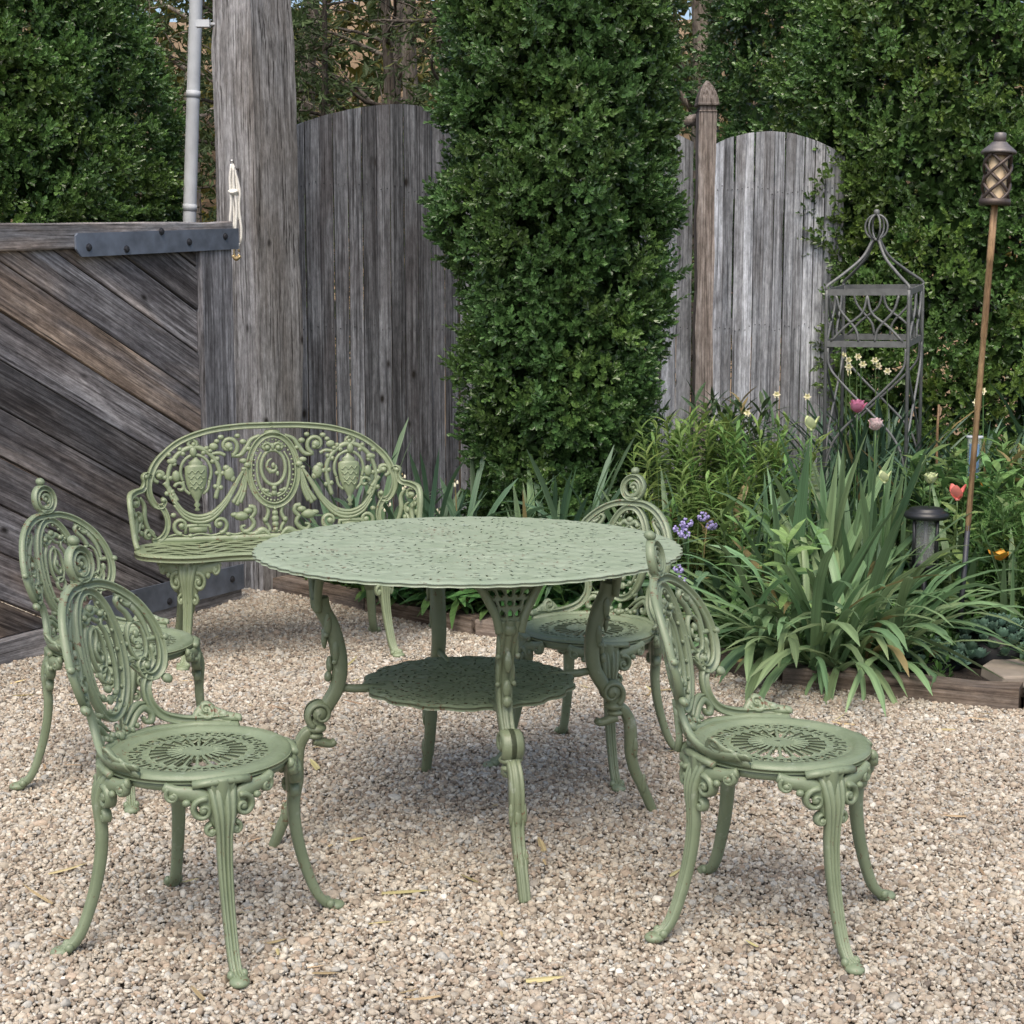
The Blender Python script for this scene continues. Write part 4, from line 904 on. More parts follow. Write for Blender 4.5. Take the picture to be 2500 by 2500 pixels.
        sc.band(q([(.118, .026), (.085, .018), (.05, .034), (.022, .012)], 22), lerp(np.arange(22), [0, 11, 21], [.005, .011, .005]), .009)
        sc.band(q([(.035, .135), (.026, .105), (.034, .08), (.040, .065), (.028, .05), (.02, .028)], 24), lerp(np.arange(24), [0, 12, 23], [.006, .007, .005]), .009)
        sc.ball((.04 * sx, .074, .006), .010)
    for z_, r in ((.118, .008), (.10, .011), (.078, .013), (.055, .012), (.035, .009)): sc.ball((0, z_, .004), (r, r, .008))
    parts.append(('scrollwork', sc))
    for b in (f, m, sc): b.map(bench_map)
    urns = []
    for sx in (1, -1):
        u = MB(); c = .308 * sx
        prof = [(.006, .118), (.012, .122), (.005, .132), (.014, .142), (.006, .152), (.012, .165), (.026, .190), (.040, .225), (.0445, .262), (.0435, .292), (.036, .298), (.024, .302), (.03, .310), (.012, .322), (.006, .332)]
        pr = np.array(prof); n = 14; a = np.linspace(0, pi, n)
        X = c + pr[:, 0, None] * np.cos(a); D = np.sin(a)[None] * np.minimum(pr[:, :1] * .6, .02); Hh = pr[:, 1, None] + 0 * X
        k = np.arange(len(pr) - 1)
        V = np.stack([X, Hh, D], -1).reshape(-1, 3); i, j = np.meshgrid(k, np.arange(n - 1), indexing='ij')
        u.add(V, np.stack([i * n + j, i * n + j + 1, (i + 1) * n + j + 1, (i + 1) * n + j], -1).reshape(-1, 4))
        V2 = np.stack([X, Hh, -.4 * D], -1).reshape(-1, 3); u.add(V2, np.stack([i * n + j, (i + 1) * n + j, (i + 1) * n + j + 1, i * n + j + 1], -1).reshape(-1, 4))
        for zz, o_ in ((.275, 0), (.252, .008), (.232, -.006), (.212, .002)):          # low relief of vine on the belly
            xs = np.linspace(-.033, .033, 18) * (1 if zz > .24 else .75)
            p = np.c_[c + xs, zz + .006 * np.sin(xs * 260 + zz * 90) + o_ * .2]; b0 = len(u.V)
            u.band(p, .0028, .004); u.V[-1][:, 2] += .0195 * np.sqrt(np.clip(1 - ((u.V[-1][:, 0] - c) / .047) ** 2, 0, 1))
        u.band(oval((c, .272), .060, .068, 40, -30, 210), .0065, .008)                 # handles
        for s2 in (1, -1): u.band(spl([(c + s2 * .052, .238), (c + s2 * .045, .205), (c + s2 * .026, .185)], 12), .006, .008)
        u.band([(c - .05, .030), (c - .045, .060), (c + .0, .062), (c + .045, .060), (c + .05, .030)], .008, .009); u.band([(c - .036, .045), (c + .036, .045)], .013, .008)
        u.band([(c, .06), (c, .085)], .009, .009)
        u.map(bench_map); urns.append(u)
    arms = []
    for sx in (1, -1):
        b = MB(); q = lambda pts, n=24: spl(pts, n) * (sx, 1)
        b.band(q([(.478, .265), (.492, .272), (.503, .262), (.500, .236), (.515, .212), (.555, .205), (.600, .190), (.625, .150), (.632, .105), (.640, .06), (.655, .02), (.68, .0)], 60), lerp(np.arange(60), [0, 8, 30, 59], [.007, .008, .0125, .011]), .013, GROOVE)
        b.ball((.496 * sx, .262, .005), .011)
        b.band(q([(.475, .02), (.500, .05), (.515, .10), (.512, .15), (.530, .185)], 26), lerp(np.arange(26), [0, 13, 25], [.006, .010, .006]), .010)
        b.band(spiral((.558 * sx, .165), .024, .005, 60, 420, 30, sx), .0065, .011); b.ball((.558 * sx, .165, .006), .011)
        b.band(spiral((.508 * sx, .032), .026, .005, 180, -190, 30, sx), .0065, .011); b.ball((.508 * sx, .032, .006), .010)
        b.band(q([(.60, .01), (.575, .06), (.565, .10), (.585, .15)], 20), lerp(np.arange(20), [0, 10, 19], [.006, .011, .005]), .010)
        b.band(q([(.565, .05), (.54, .085), (.535, .115), (.548, .13)], 20), lerp(np.arange(20), [0, 10, 19], [.005, .009, .004]), .010)
        for a_, h_, r in ((.545, .10, .012), (.57, .12, .012), (.588, .128, .010), (.60, .095, .012), (.61, .06, .011), (.545, .045, .011), (.535, .07, .010), (.575, .03, .010), (.61, .14, .010), (.625, .035, .010)):
            b.ball((a_ * sx, h_, .004), (r, r * 1.15, .008))
        b.map(bench_map); arms.append(b)
    return parts, urns, arms
def bench_seat():
    nx, ny = 300, 112; u = np.linspace(-1, 1, nx); v = np.linspace(-1, 1, ny)
    # serpentine front: x forward
    Yb = u * .565
    front = .195 + .018 * np.cos(u * 3 * pi) * (1 - u ** 8); back = -.215 + 0 * u
    end = np.clip(1 - np.abs(u) ** 7, 0, 1) ** (1 / 2.4)
    mid = .5 * (front + back); hf = .5 * (front - back) * end
    X = mid[:, None] + hf[:, None] * v[None]; Y_ = Yb[:, None] + 0 * X
    d = np.minimum(1 - np.abs(v)[None] , 9) * hf[:, None]; de = np.minimum(d, (.565 - np.abs(Yb))[:, None] * .9)
    Z = BZ + np.interp(de, [0, .008, .018, .04], [-.008, .0, .002, -.004])
    P = np.stack([X, Y_, Z], -1)
    Xc = .25 * (X[1:, 1:] + X[:-1, 1:] + X[1:, :-1] + X[:-1, :-1]); Yc = .25 * (Y_[1:, 1:] + Y_[:-1, 1:] + Y_[1:, :-1] + Y_[:-1, :-1]); dc = .25 * (de[1:, 1:] + de[:-1, 1:] + de[1:, :-1] + de[:-1, :-1])
    ya = np.abs(Yc); wv = Xc + .035 * np.sin(ya * 15) + .02 * np.sin(ya * 31 + 1)
    fr = (wv / .055) % 1; along = (ya / .115 + .5 * np.floor(wv / .055)) % 1
    hole = (np.abs(fr - .5) < .36 * np.sin(pi * np.clip((along - .12) / .76, 0, 1))) & (along > .12) & (along < .88) & (dc > .042) & (ya > .02)
    V, Q = grid_solid(P, ~hole, .016); b = MB(); b.add(V, Q[:, ::-1]); return b
def make_bench():
    root = empty('garden_bench', (-.905, 5.975, .002), RAD(-74), 'green cast garden bench with pierced back of urns, swags and central oval', 'bench')
    obj('seat', bench_seat().mesh('bench_seat', M['paint_bench']), root)
    parts, urns, arms = bench_back_parts(); back = None
    for nme, mb in parts:
        me = mb.mesh('bench_' + nme, M['paint_bench'])
        if back is None: back = obj('backrest', me, root)
        else: obj(nme, me, back)
    for u in urns: obj('urn', u.mesh('bench_urn', M['paint_bench']), back)
    for a in arms: obj('armrest', a.mesh('bench_arm', M['paint_bench']), root)
    sk = MB()
    for x0 in (-.155, .15): sk.box((x0, 0, BZ - .022), (.008, .40, .012))
    for y0 in (-.40, .40): sk.box((0, y0, BZ - .022), (.15, .008, .012))
    obj('seat_rail', sk.mesh('bench_rail', M['paint_bench'], False), root)
    s, b = chair_leg(); k = (BZ - .018) / .39
    sm = s.map(lambda v: np.c_[(v[:, 0] - .2) * 1.0, v[:, 1] * 1.25, v[:, 2] * k]).mesh('bench_leg', M['paint_bench'])
    pl = MB(); pl.band([(0, .395), (0, .36), (0, .31), (0, .26)], [.085, .07, .035, .018], .008); b.merge(pl.map(cyl_map(.203)))
    bm_ = b.map(lambda v: np.c_[(v[:, 0] - .2) * 1.0, v[:, 1] * 1.05, (.395 - (.395 - v[:, 2]) * 1.5) * k]).mesh('bench_bracket', M['paint_bench'])
    for x0, y0, a in ((.145, .375, 22), (.145, -.375, -22), (-.145, .375, 158), (-.145, -.375, 202)):
        L = obj('leg', sm, root, loc=(x0, y0, 0), rot=(0, 0, RAD(a))); obj('scroll_bracket', bm_, L)
make_bench()
# ------------------------------------------------------------------ garden plants
EX = np.array([e[0] for e in EDGE]); EY = np.array([e[1] for e in EDGE])
def bedz(x, y): return .035 + .15 * np.clip((y - np.interp(x, EX, EY)) * .8 - .08, 0, 2.4)
nx, ny = 90, 40; xs = np.linspace(-1.15, 6, nx); P = []
for x in xs:
    y0 = np.interp(x, EX, EY) + .01; y1 = np.interp(x, [-1.15, -.28, .9, 6], [7.62, 8.1, 8.04, 9.3]) + .35
    yy = np.linspace(y0, y1, ny); P.append(np.c_[np.full(ny, x), yy, bedz(x, yy) + .012 * np.sin(x * 9 + yy * 7) * np.clip((yy - y0) * 5, 0, 1)])
P = np.array(P); i, j = np.meshgrid(np.arange(nx - 1), np.arange(ny - 1), indexing='ij')
o = obj('flower_bed', MB().add(P, np.stack([i * ny + j, (i + 1) * ny + j, (i + 1) * ny + j + 1, i * ny + j + 1], -1).reshape(-1, 4)).mesh('flower_bed', M['soil'])); o['kind'] = 'structure'

def blade(L, w, lean, bend, n=9, kind='strap', fold=.22, twist=0, kink=None):
    s = np.linspace(0, 1, n); th = RAD(lean) + RAD(bend) * s ** 1.6
    if kink: th = th + RAD(kink[1]) / (1 + np.exp(-(s - kink[0]) * 40))
    ds = L / (n - 1); x = np.concatenate([[0], np.cumsum(np.sin(th[:-1]) * ds)]); z = np.concatenate([[0], np.cumsum(np.cos(th[:-1]) * ds)])
    if kind == 'strap': wd = np.interp(s, [0, .1, .55, .85, .95, 1], [.75, .92, 1, .86, .5, .04])
    else: wd = np.interp(s, [0, .2, .5, .75, .92, 1], [.75, .95, 1, .7, .28, .01])
    hw = w * .5 * wd; tw = twist * s; nxv = np.cos(th); nzv = -np.sin(th)     # leaf-normal (in x-z plane)
    cx, cy = np.cos(tw), np.sin(tw)
    def side(sg):
        return np.c_[x + sg * hw * cy * nxv + fold * hw * nxv * 1.0, sg * hw * cx, z + sg * hw * cy * nzv + fold * hw * nzv]
    V = np.stack([side(-1), np.c_[x, 0 * x, z], side(1)], 1).reshape(-1, 3)
    i = np.arange(n - 1)[:, None] * 3
    q = np.vstack([i + [0, 1, 4, 3], i + [1, 2, 5, 4]])
    return V, q
def blade_mesh(mat, **k):
    V, q = blade(**k); return MB().add(V, q).mesh('leaf', mat)
def lm(n, c, **k):
    M[n] = leaf_mat(n, c, attr=False, **k); return M[n]
DAY = lm('daylily_leaves', (.175, .27, .130), trans=.28, var=.3, rough=.36)
IRI = lm('iris_leaves', (.155, .245, .12), trans=.22, var=.25)
NAR = lm('narcissus_leaves', (.075, .14, .085), trans=.2, var=.3)
STR = lm('strap_leaves', (.10, .18, .10), trans=.22, var=.35)
GRS = lm('grass_leaves', (.10, .18, .06), trans=.25, var=.3)
STEM = lm('flower_stems', (.10, .18, .06), trans=.1)
def variants(mat, n, seed, L, w, lean, bend, kind='strap', fold=.22, kinkp=.15):
    r = np.random.default_rng(seed); out = []
    for k in range(n):
        t = (k + .5) / n
        out.append(blade_mesh(mat, L=r.uniform(*L), w=r.uniform(*w), lean=lean[0] + (lean[1] - lean[0]) * t + r.normal(0, 3), bend=bend[0] + (bend[1] - bend[0]) * r.random(), kind=kind, fold=fold, twist=r.normal(0, .35), kink=(r.uniform(.35, .7), r.uniform(40, 100)) if r.random() < kinkp else None))
    return out
VD = variants(DAY, 24, 1, (.42, .70), (.026, .038), (8, 70), (60, 130))
VI = variants(IRI, 10, 2, (.58, .88), (.038, .062), (1, 30), (0, 26), 'iris', .12, .05)
VN = variants(NAR, 10, 3, (.38, .58), (.010, .016), (2, 30), (10, 60), kinkp=.1)
VS = variants(STR, 12, 4, (.36, .58), (.016, .028), (3, 48), (20, 90), kinkp=.18)
VG = variants(GRS, 8, 5, (.16, .30), (.004, .007), (4, 45), (30, 100), kinkp=0)
def clump(name, x, y, n, vs, spread, label, cat, seed, sc=(.75, 1.1), group=None, z=None, az=None, spy=None):
    r = np.random.default_rng(seed); z0 = float(bedz(x, y)) if z is None else z
    root = empty(name, (x, y, z0 - .01), 0, label, cat, group)
    for k in range(n):
        me = vs[int(len(vs) * (r.random() ** .9)) % len(vs)]; a = r.uniform(0, 2 * pi); rr = spread * math.sqrt(r.random())
        a2 = a + r.normal(0, .6) if az is None else az + r.normal(0, .7)
        px, py = rr * cos(a), rr * sin(a) * (1 if spy is None else spy / spread)
        s_ = r.uniform(*sc); obj('leaf', me, root, (px, py, 0 if z is not None else float(bedz(x + px, y + py)) - z0), (r.normal(0, .05), r.normal(0, .05), a2), (s_, s_ * r.uniform(.85, 1.15), s_))
    return root
day = clump('daylily_clump', 1.20, 5.70, 205, VD, .27, 'big clump of arching green strap leaves spilling over the timber edging', 'plant', 31, (.72, 1.2))
rr0 = np.random.default_rng(5)
for k in range(85):                                   # outer leaves falling over the edging
    a = rr0.uniform(-2.9, -.25); s_ = rr0.uniform(.55, 1.15); obj('leaf', VD[rr0.integers(4, 22)], day, (rr0.uniform(-.34, .30), rr0.uniform(-.17, .05), rr0.uniform(0, .02)), (rr0.normal(0, .15), rr0.normal(.05, .2), a + rr0.normal(0, .4)), (s_, s_ * rr0.uniform(.8, 1.2), s_))
lf = blade_mesh(IRI, L=.60, w=.040, lean=97, bend=10, n=10, kind='iris'); o = obj('leaf', lf, day, (.20, -.17, .15), (RAD(-42), 0, RAD(-58)), (1, 1, 1)); o['label'] = 'single long leaf fallen across the edging'
clump('iris_clump', 1.20, 6.04, 24, VI, .25, 'tall clump of broad grey-green iris blades behind the arching strap leaves', 'plant', 32, (.8, 1.2))
clump('iris_clump', 1.46, 6.30, 26, VI, .18, 'broad iris blades between the tulips and the solar lantern', 'plant', 33, (.8, 1.1))
clump('iris_clump', 1.98, 5.75, 16, VI, .12, 'small fan of iris blades beside the tiki torch foot', 'plant', 34, (.5, .8))
clump('iris_clump', 1.80, 6.02, 9, VI, .06, 'slender iris blades between the solar lantern and the torch', 'plant', 35, (.5, .8))
clump('iris_clump', 2.42, 6.55, 14, VI, .14, 'pale iris fan beyond the rain gauge', 'plant', 36, (.6, .9))
clump('iris_clump', .10, 6.62, 13, VI, .12, 'upright pale iris blades rising behind the middle of the tabletop', 'plant', 37, (.55, .92))
clump('iris_clump', .62, 6.22, 9, VI, .10, 'few broad leaning iris blades behind the chair pushed under the table', 'plant', 38, (.7, 1.0), az=2.6)
for k, (x, y, n) in enumerate([(1.42, 7.25, 60), (1.78, 7.55, 70), (2.10, 7.15, 60), (1.22, 7.62, 50), (1.98, 6.75, 50), (2.75, 7.7, 80), (3.0, 7.25, 70), (2.35, 7.0, 50)]):
    lb = ['at the left foot of the obelisk', 'inside the iron obelisk', 'to the right of the iron obelisk', 'against the silvery fence panel', 'behind the rain gauge', 'under the large boxwood by the torch', 'at the garden edge beyond the torch', 'between obelisk and torch pole'][k]
    clump('narcissus_clump', x, y, n, VN, .17, 'dark narrow narcissus leaves ' + lb, 'plant', 40 + k, (1.0, 1.55) if k in (1, 5, 6) else (.8, 1.25), 'narcissus clumps')
for k, (x, y, n) in enumerate([(-.60, 7.15, 60), (-.36, 6.95, 60), (-.12, 6.80, 60), (.18, 6.60, 60), (.42, 6.42, 50), (-.30, 6.72, 40), (.86, 6.15, 40), (-.78, 7.28, 30)]):
    lb = ['right of the bench under the dark fence panel', 'with small white bells behind the bench arm', 'in front of the boxwood column foot', 'behind the centre of the tabletop', 'between iris blades and the chair finial', 'nearest the bench armrest', 'left of the arching clump by purple flowers', 'in the corner behind the bench back'][k]
    clump('strap_leaf_clump', x, y, n, VS, .16, 'tuft of blue-green strap leaves ' + lb, 'plant', 60 + k, (.85, 1.4), 'strap-leaf tufts along the fence')
clump('grass_tuft', 1.98, 5.22, 150, VG, .12, 'fine grass tuft growing over the stepping stone', 'grass', 71, (.8, 1.2))
clump('grass_tuft', 2.25, 5.55, 90, VG, .12, 'loose grassy tuft behind the stepping stones', 'grass', 72, (.8, 1.3))
clump('grass_tuft', .45, 6.0, 60, VG, .10, 'low grassy tuft against the edging behind the tucked-in chair', 'grass', 73, (.7, 1.1))

# ---- leafy bushes
def leaf_strip(base, d, up, L, w, droop, n=4):
    s = np.linspace(0, 1, n + 1); d = d / np.linalg.norm(d); sd = np.cross(d, up); sd /= np.linalg.norm(sd) + 1e-9; u2 = np.cross(sd, d)
    c = base + d * (L * s)[:, None] - u2 * (droop * L * s ** 2)[:, None]; hw = w * .5 * np.sin(pi * np.clip(s * .93 + .05, 0, 1)) ** .8
    V = np.stack([c - sd * hw[:, None] + u2 * hw[:, None] * .3, c, c + sd * hw[:, None] + u2 * hw[:, None] * .3], 1).reshape(-1, 3)
    i = np.arange(n)[:, None] * 3; return V, np.vstack([i + [0, 1, 4, 3], i + [1, 2, 5, 4]])
def leafy_stem(mat, h, nl, ll, lw, seed, rise=35, bare=.15, droop=.35, lean=.12):
    r = np.random.default_rng(seed); b = MB(); la = r.uniform(0, 2 * pi); p = spl([(0, 0, 0), (lean * h * .3 * cos(la), lean * h * .3 * sin(la), h * .5), (lean * h * cos(la), lean * h * sin(la), h)], 12)
    b.tube(p, np.linspace(.0045, .0022, 12), 5)
    for k in range(nl):
        t = bare + (1 - bare) * k / nl; z = t * 11; i = int(z); base = p[i] + (p[min(i + 1, 11)] - p[i]) * (z - i); a = k * 2.4 + r.normal(0, .3); el = RAD(rise * (.2 + 1.3 * t ** 2) + r.normal(0, 9))
        L = ll * r.uniform(.75, 1.15) * (1.05 - .35 * abs(t - .55))
        b.add(*leaf_strip(base, np.array([cos(a) * cos(el), sin(a) * cos(el), sin(el)]), np.array([0, 0, 1.]), L, lw * r.uniform(.8, 1.2), droop * r.uniform(.3, 1.5)))
    return b.mesh('leafy_stem', mat)
LIL = lm('lime_leaves', (.17, .27, .075), trans=.3, var=.25); PEO = lm('dark_bush_leaves', (.065, .115, .05), trans=.2, var=.3); MID = lm('mid_green_leaves', (.145, .24, .08), trans=.25, var=.35); HEL = lm('glossy_leaves', (.065, .14, .045), trans=.15, var=.35, rough=.35)
def bush(name, x, y, stems, n, spread, label, seed, sc=(.8, 1.1), tilt=.18, cat='plant', group=None):
    r = np.random.default_rng(seed); z0 = float(bedz(x, y)); root = empty(name, (x, y, z0 - .01), 0, label, cat, group)
    for k in range(n):
        a = r.uniform(0, 2 * pi); rr = spread * math.sqrt(r.random()); t = tilt * rr / spread
        s_ = r.uniform(*sc); obj('leafy_stem', stems[k % len(stems)], root, (rr * cos(a), rr * sin(a), float(bedz(x + rr * cos(a), y + rr * sin(a))) - z0), (-t * sin(a) + r.normal(0, .05), t * cos(a) + r.normal(0, .05), r.uniform(0, 6)), (s_,) * 3)
    return root
SL = [leafy_stem(LIL, .72, 44, .10, .016, 80 + k) for k in range(5)]
SP = [leafy_stem(PEO, .62, 30, .11, .022, 90 + k, droop=.2) for k in range(4)]
SM = [leafy_stem(MID, .42, 26, .09, .026, 100 + k) for k in range(4)]
SH = [leafy_stem(HEL, .22, 9, .15, .050, 110 + k, rise=40, bare=.35, droop=.5, lean=.4) for k in range(5)]
bush('lime_leaf_bush', .76, 6.72, SL, 34, .20, 'bushy lime green plant with narrow leaves beside the boxwood column', 120, (.85, 1.08))
bush('lime_leaf_bush', 1.06, 6.66, SL, 26, .17, 'lime green narrow-leaved bush with pale flower buds left of the iris', 121, (.75, 1.0))
bush('lime_leaf_bush', .84, 6.38, SL, 30, .20, 'low lime green leafy bush above the purple flowers', 122, (.6, .85))
bush('dark_leaf_bush', 1.06, 7.45, SP, 22, .20, 'dark green bush against the silvery fence panel', 123, (.9, 1.12))
bush('dark_leaf_bush', .55, 7.15, SP, 14, .18, 'dark leafy stems at the foot of the boxwood column', 124, (.6, .9))
bush('lime_leaf_bush', 2.66, 7.05, SL, 24, .24, 'yellow-green bush beyond the torch pole', 125, (.8, 1.05))
for k, (x, y) in enumerate([(-.52, 6.82), (-.26, 6.58), (-.02, 6.42), (.22, 6.28), (.46, 6.16)]):
    bush('hellebore_plant', x, y, SH, 14, .13, 'low plant with broad glossy green leaves ' + ['behind the bench leg', 'seen under the left of the tabletop', 'seen under the middle of the tabletop', 'seen between the table legs', 'behind the tucked-in chair seat'][k], 130 + k, (.7, 1.25), .5, 'plant', 'broad-leaved plants along the edging')
for k, (x, y, n) in enumerate([(2.0, 6.35, 22), (2.3, 5.95, 22), (2.2, 6.6, 22), (2.7, 6.2, 20), (1.78, 6.55, 18), (.95, 5.98, 14), (-.05, 7.25, 12), (2.05, 6.85, 22), (2.45, 6.75, 24), (1.95, 5.98, 20), (2.55, 7.35, 22)]):
    bush('leafy_perennial', x, y, SM, n, .2, 'mid-green leafy perennial ' + ['behind the solar lantern', 'under the orange poppy', 'below the rain gauge', 'at the garden edge right of the poppy', 'behind the cream tulips', 'beneath the purple flowers', 'under the boxwood column', 'behind the rain gauge tube', 'between the torch pole and the yellow-green bush', 'between the torch foot and the poppy', 'below the large boxwood beyond the torch'][k], 140 + k, (.75, 1.3), .3, 'plant', 'leafy perennials')
# ferny plant by the poppy
r = np.random.default_rng(9); mb = MB(); n = 1500
pos = np.c_[r.normal(0, .16, n), r.normal(0, .14, n), r.uniform(.05, .40, n)]; sprigs(mb, pos, np.c_[r.normal(0, .5, (n, 2)), np.ones(n)], 9, .06, .026, .005, np.array([1., 1.1, .8]) * r.uniform(.6, 1.3, (n, 1)), r=r)
M['fern'] = leaf_mat('ferny_leaves', (.07, .14, .045), trans=.25)
fr = empty('ferny_plant', (2.12, 6.05, float(bedz(2.12, 6.05))), 0, 'soft feathery green foliage around the orange poppy', 'plant'); obj('foliage', mb.mesh('foliage', M['fern'], False), fr)
# ground cover between the plants
n = 5200; gx = r.uniform(-1.0, 3.2, n); gy0 = np.interp(gx, EX, EY) + .5 * np.clip((gx - 1.55) * 8, 0, 1); gy = gy0 + .07 + r.random(n) ** 1.1 * (np.interp(gx, [-1, 0, 3.2], [7.5, 7.9, 8.2]) - gy0 - .1)
mb = MB(); sprigs(mb, np.c_[gx, gy, bedz(gx, gy) + r.uniform(-.02, .05, n)], np.c_[r.normal(0, .5, (n, 2)), np.ones(n)], 8, .06, .050, .020, np.array([1., 1.05, .8]) * r.uniform(.45, 1.3, (n, 1)), 75, 20, r=r)
M['cover'] = leaf_mat('ground_cover_leaves', (.075, .15, .05), trans=.2)
o = obj('ground_cover', mb.mesh('ground_cover', M['cover'], False)); tag(o, 'low leafy ground cover filling the flower bed', 'ground cover', kind='stuff')

# ---- flowers
def petal_mat(n, c, trans=.3): M[n] = plain(n, c, .55, 0, .12, 60, .05); return M[n]
def petals(b, c, n, L, w, open_, cup, z0=0, seed=0, ruff=0):
    r = np.random.default_rng(seed)
    for k in range(n):
        a = k * 2 * pi / n + r.normal(0, .1) * (ruff > 0); s = np.linspace(0, 1, 6); th = RAD(open_) * (1 - cup * s) + r.normal(0, .12) * ruff
        rad = .15 * L + np.concatenate([[0], np.cumsum(np.sin(th[:-1]) * L / 5)]) - .15 * L * (1 - s); zz = np.concatenate([[0], np.cumsum(np.cos(th[:-1]) * L / 5)])
        hw = w * .5 * np.array([.35, .8, 1, .95, .7, .18]); V = []
        for sg in (-1, 0, 1):
            off = hw * sg; inn = np.abs(sg) * hw * .35; rr = rad - inn + ruff * r.normal(0, .003, 6)
            V.append(np.c_[rr * cos(a) - off * sin(a), rr * sin(a) + off * cos(a), zz + z0])
        V = np.stack(V, 1).reshape(-1, 3) + c; i = np.arange(5)[:, None] * 3; b.add(V, np.vstack([i + [0, 1, 4, 3], i + [1, 2, 5, 4]]))
def flower(name, x, y, ztop, label, mat, kind, seed=0, cat='flower', group=None, lean=(0, 0), stem=True, L=.055):
    z0 = float(bedz(x, y)); h = ztop - z0; root = empty(name, (x, y, z0), 0, label, cat, group)
    s = MB(); s.tube(spl([(0, 0, -.02), (lean[0] * .3, lean[1] * .3, h * .5), (lean[0], lean[1], h - L * .4)], 10), .0038, 6); obj('stem', s.mesh('stem', STEM), root)
    b = MB(); c = np.array([lean[0], lean[1], h - L * .5])
    if kind == 'tulip': petals(b, c, 3, L, L * .75, 42, 1.15, 0, seed); petals(b, c, 3, L * .96, L * .7, 36, 1.1, .001, seed + 1); b.ball(c, (L * .16, L * .16, L * .1))
    elif kind == 'double':
        for k, (n_, o_, f) in enumerate([(7, 52, 1), (7, 40, 1), (6, 28, .98), (5, 14, .9)]): petals(b, c, n_, L * f, L * .8, o_, .95, .002 * k, seed + k, 1)
    elif kind == 'poppy': petals(b, c, 5, L, L * .95, 60, .55, 0, seed, .6)
    fl = obj('flower_head', b.mesh('flower_head', mat), root)
    if kind == 'poppy': q = MB(); q.ball(c + (0, 0, L * .2), L * .16); obj('eye', q.mesh('eye', M['yellow']), fl)
    if kind in ('tulip', 'double'):
        rr = np.random.default_rng(seed)
        for k in range(2):
            me = blade_mesh(STR, L=h * .6, w=.045, lean=16, bend=35, kind='iris'); obj('leaf', me, root, (0, 0, 0), (0, 0, rr.uniform(0, 6)))
    return root
petal_mat('pink', (.66, .24, .38)); petal_mat('blush', (.82, .62, .62)); petal_mat('cream', (.62, .68, .38)); petal_mat('coral', (.80, .24, .20)); petal_mat('yellow', (.80, .55, .12)); petal_mat('orange', (.82, .42, .06)); petal_mat('purple', (.33, .29, .54)); petal_mat('white_petal', (.74, .70, .52)); petal_mat('pale_yellow', (.78, .74, .46))
flower('pink_tulip', 1.484, 6.6, .935, 'double pink tulip above the iris blades', M['pink'], 'double', 1, L=0.055)
flower('white_tulip', 1.54, 6.5, .865, 'blush white double tulip just below the pink tulip', M['blush'], 'double', 2, L=0.050)
flower('cream_tulip', 1.452, 5.95, .705, 'closed greenish cream tulip left of the solar lantern', M['cream'], 'tulip', 3, L=0.050)
flower('cream_tulip', 1.671, 6.1, .68, 'ruffled cream tulip above the solar lantern', M['cream'], 'double', 4, L=0.042)
flower('coral_tulip', 1.752, 6.0, .64, 'coral pink tulip beside the torch pole', M['coral'], 'tulip', 5, L=0.066)
flower('pink_tulip', 2.62, 7.1, 1.0, 'pale pink double tulip beyond the torch pole', M['blush'], 'double', 6, L=0.050)
flower('orange_poppy', 1.98, 5.9, .41, 'orange poppy on a long bent stem near the torch', M['orange'], 'poppy', 7, lean=(-.085, 0), L=.055)
flower('peach_poppy', 1.99, 6.4, .62, 'small peach flower in the feathery foliage', M['orange'], 'poppy', 8, L=.035)
flower('pale_bud', 1.24, 6.35, .885, 'pale green flower bud among the iris blades', M['cream'], 'tulip', 9, L=0.063)
# daffodils
df = MB(); petals(df, np.zeros(3), 6, .018, .013, 80, .25); cup = MB(); cup.lathe([(.005, 0), (.007, .006), (.009, .012), (.0105, .014)], 10)
dm = df.mesh('petals', M['white_petal']); cm = cup.mesh('cup', M['pale_yellow'])
st = MB(); st.tube(spl([(0, 0, -.02), (.01, 0, .5), (.0, -.01, .97), (0, -.03, 1.0)], 10), .0032, 5); stm = st.mesh('stem', STEM)
dspots = [(1.545, 7.3, 1.13, 0), (1.585, 7.32, 1.105, 0), (1.60, 7.3, 1.075, 0), (1.64, 7.35, 1.12, 0), (1.655, 7.33, 1.085, 0), (1.745, 7.4, 1.10, 0), (1.765, 7.42, 1.075, 0), (1.80, 7.4, 1.05, 0), (1.62, 7.5, 1.04, 0), (1.30, 7.55, .93, 1), (1.43, 7.45, .925, 1), (2.14, 7.1, .92, 2), (2.18, 7.12, .97, 2), (2.72, 7.6, 1.22, 3), (2.80, 7.62, 1.18, 3), (2.69, 7.55, 1.12, 3), (2.93, 7.6, 1.20, 3), (1.12, 7.25, .86, 1)]
dl = ['cream daffodil flowering inside the iron obelisk', 'small pale daffodil in front of the silvery fence', 'pale daffodil right of the obelisk', 'pale daffodil at the garden edge under the boxwood']
for x, y, zt, g in dspots:
    z0 = float(bedz(x, y)); root = empty('daffodil', (x, y, z0), random.uniform(-.5, .5), dl[g], 'flower', dl[g].replace('daffodil', 'daffodils')); obj('stem', stm, root, scale=(1, 1, zt - z0))
    h = obj('flower_head', dm, root, (0, -.03, zt - z0), (RAD(75), 0, random.uniform(-.6, .6))); obj('cup', cm, h)
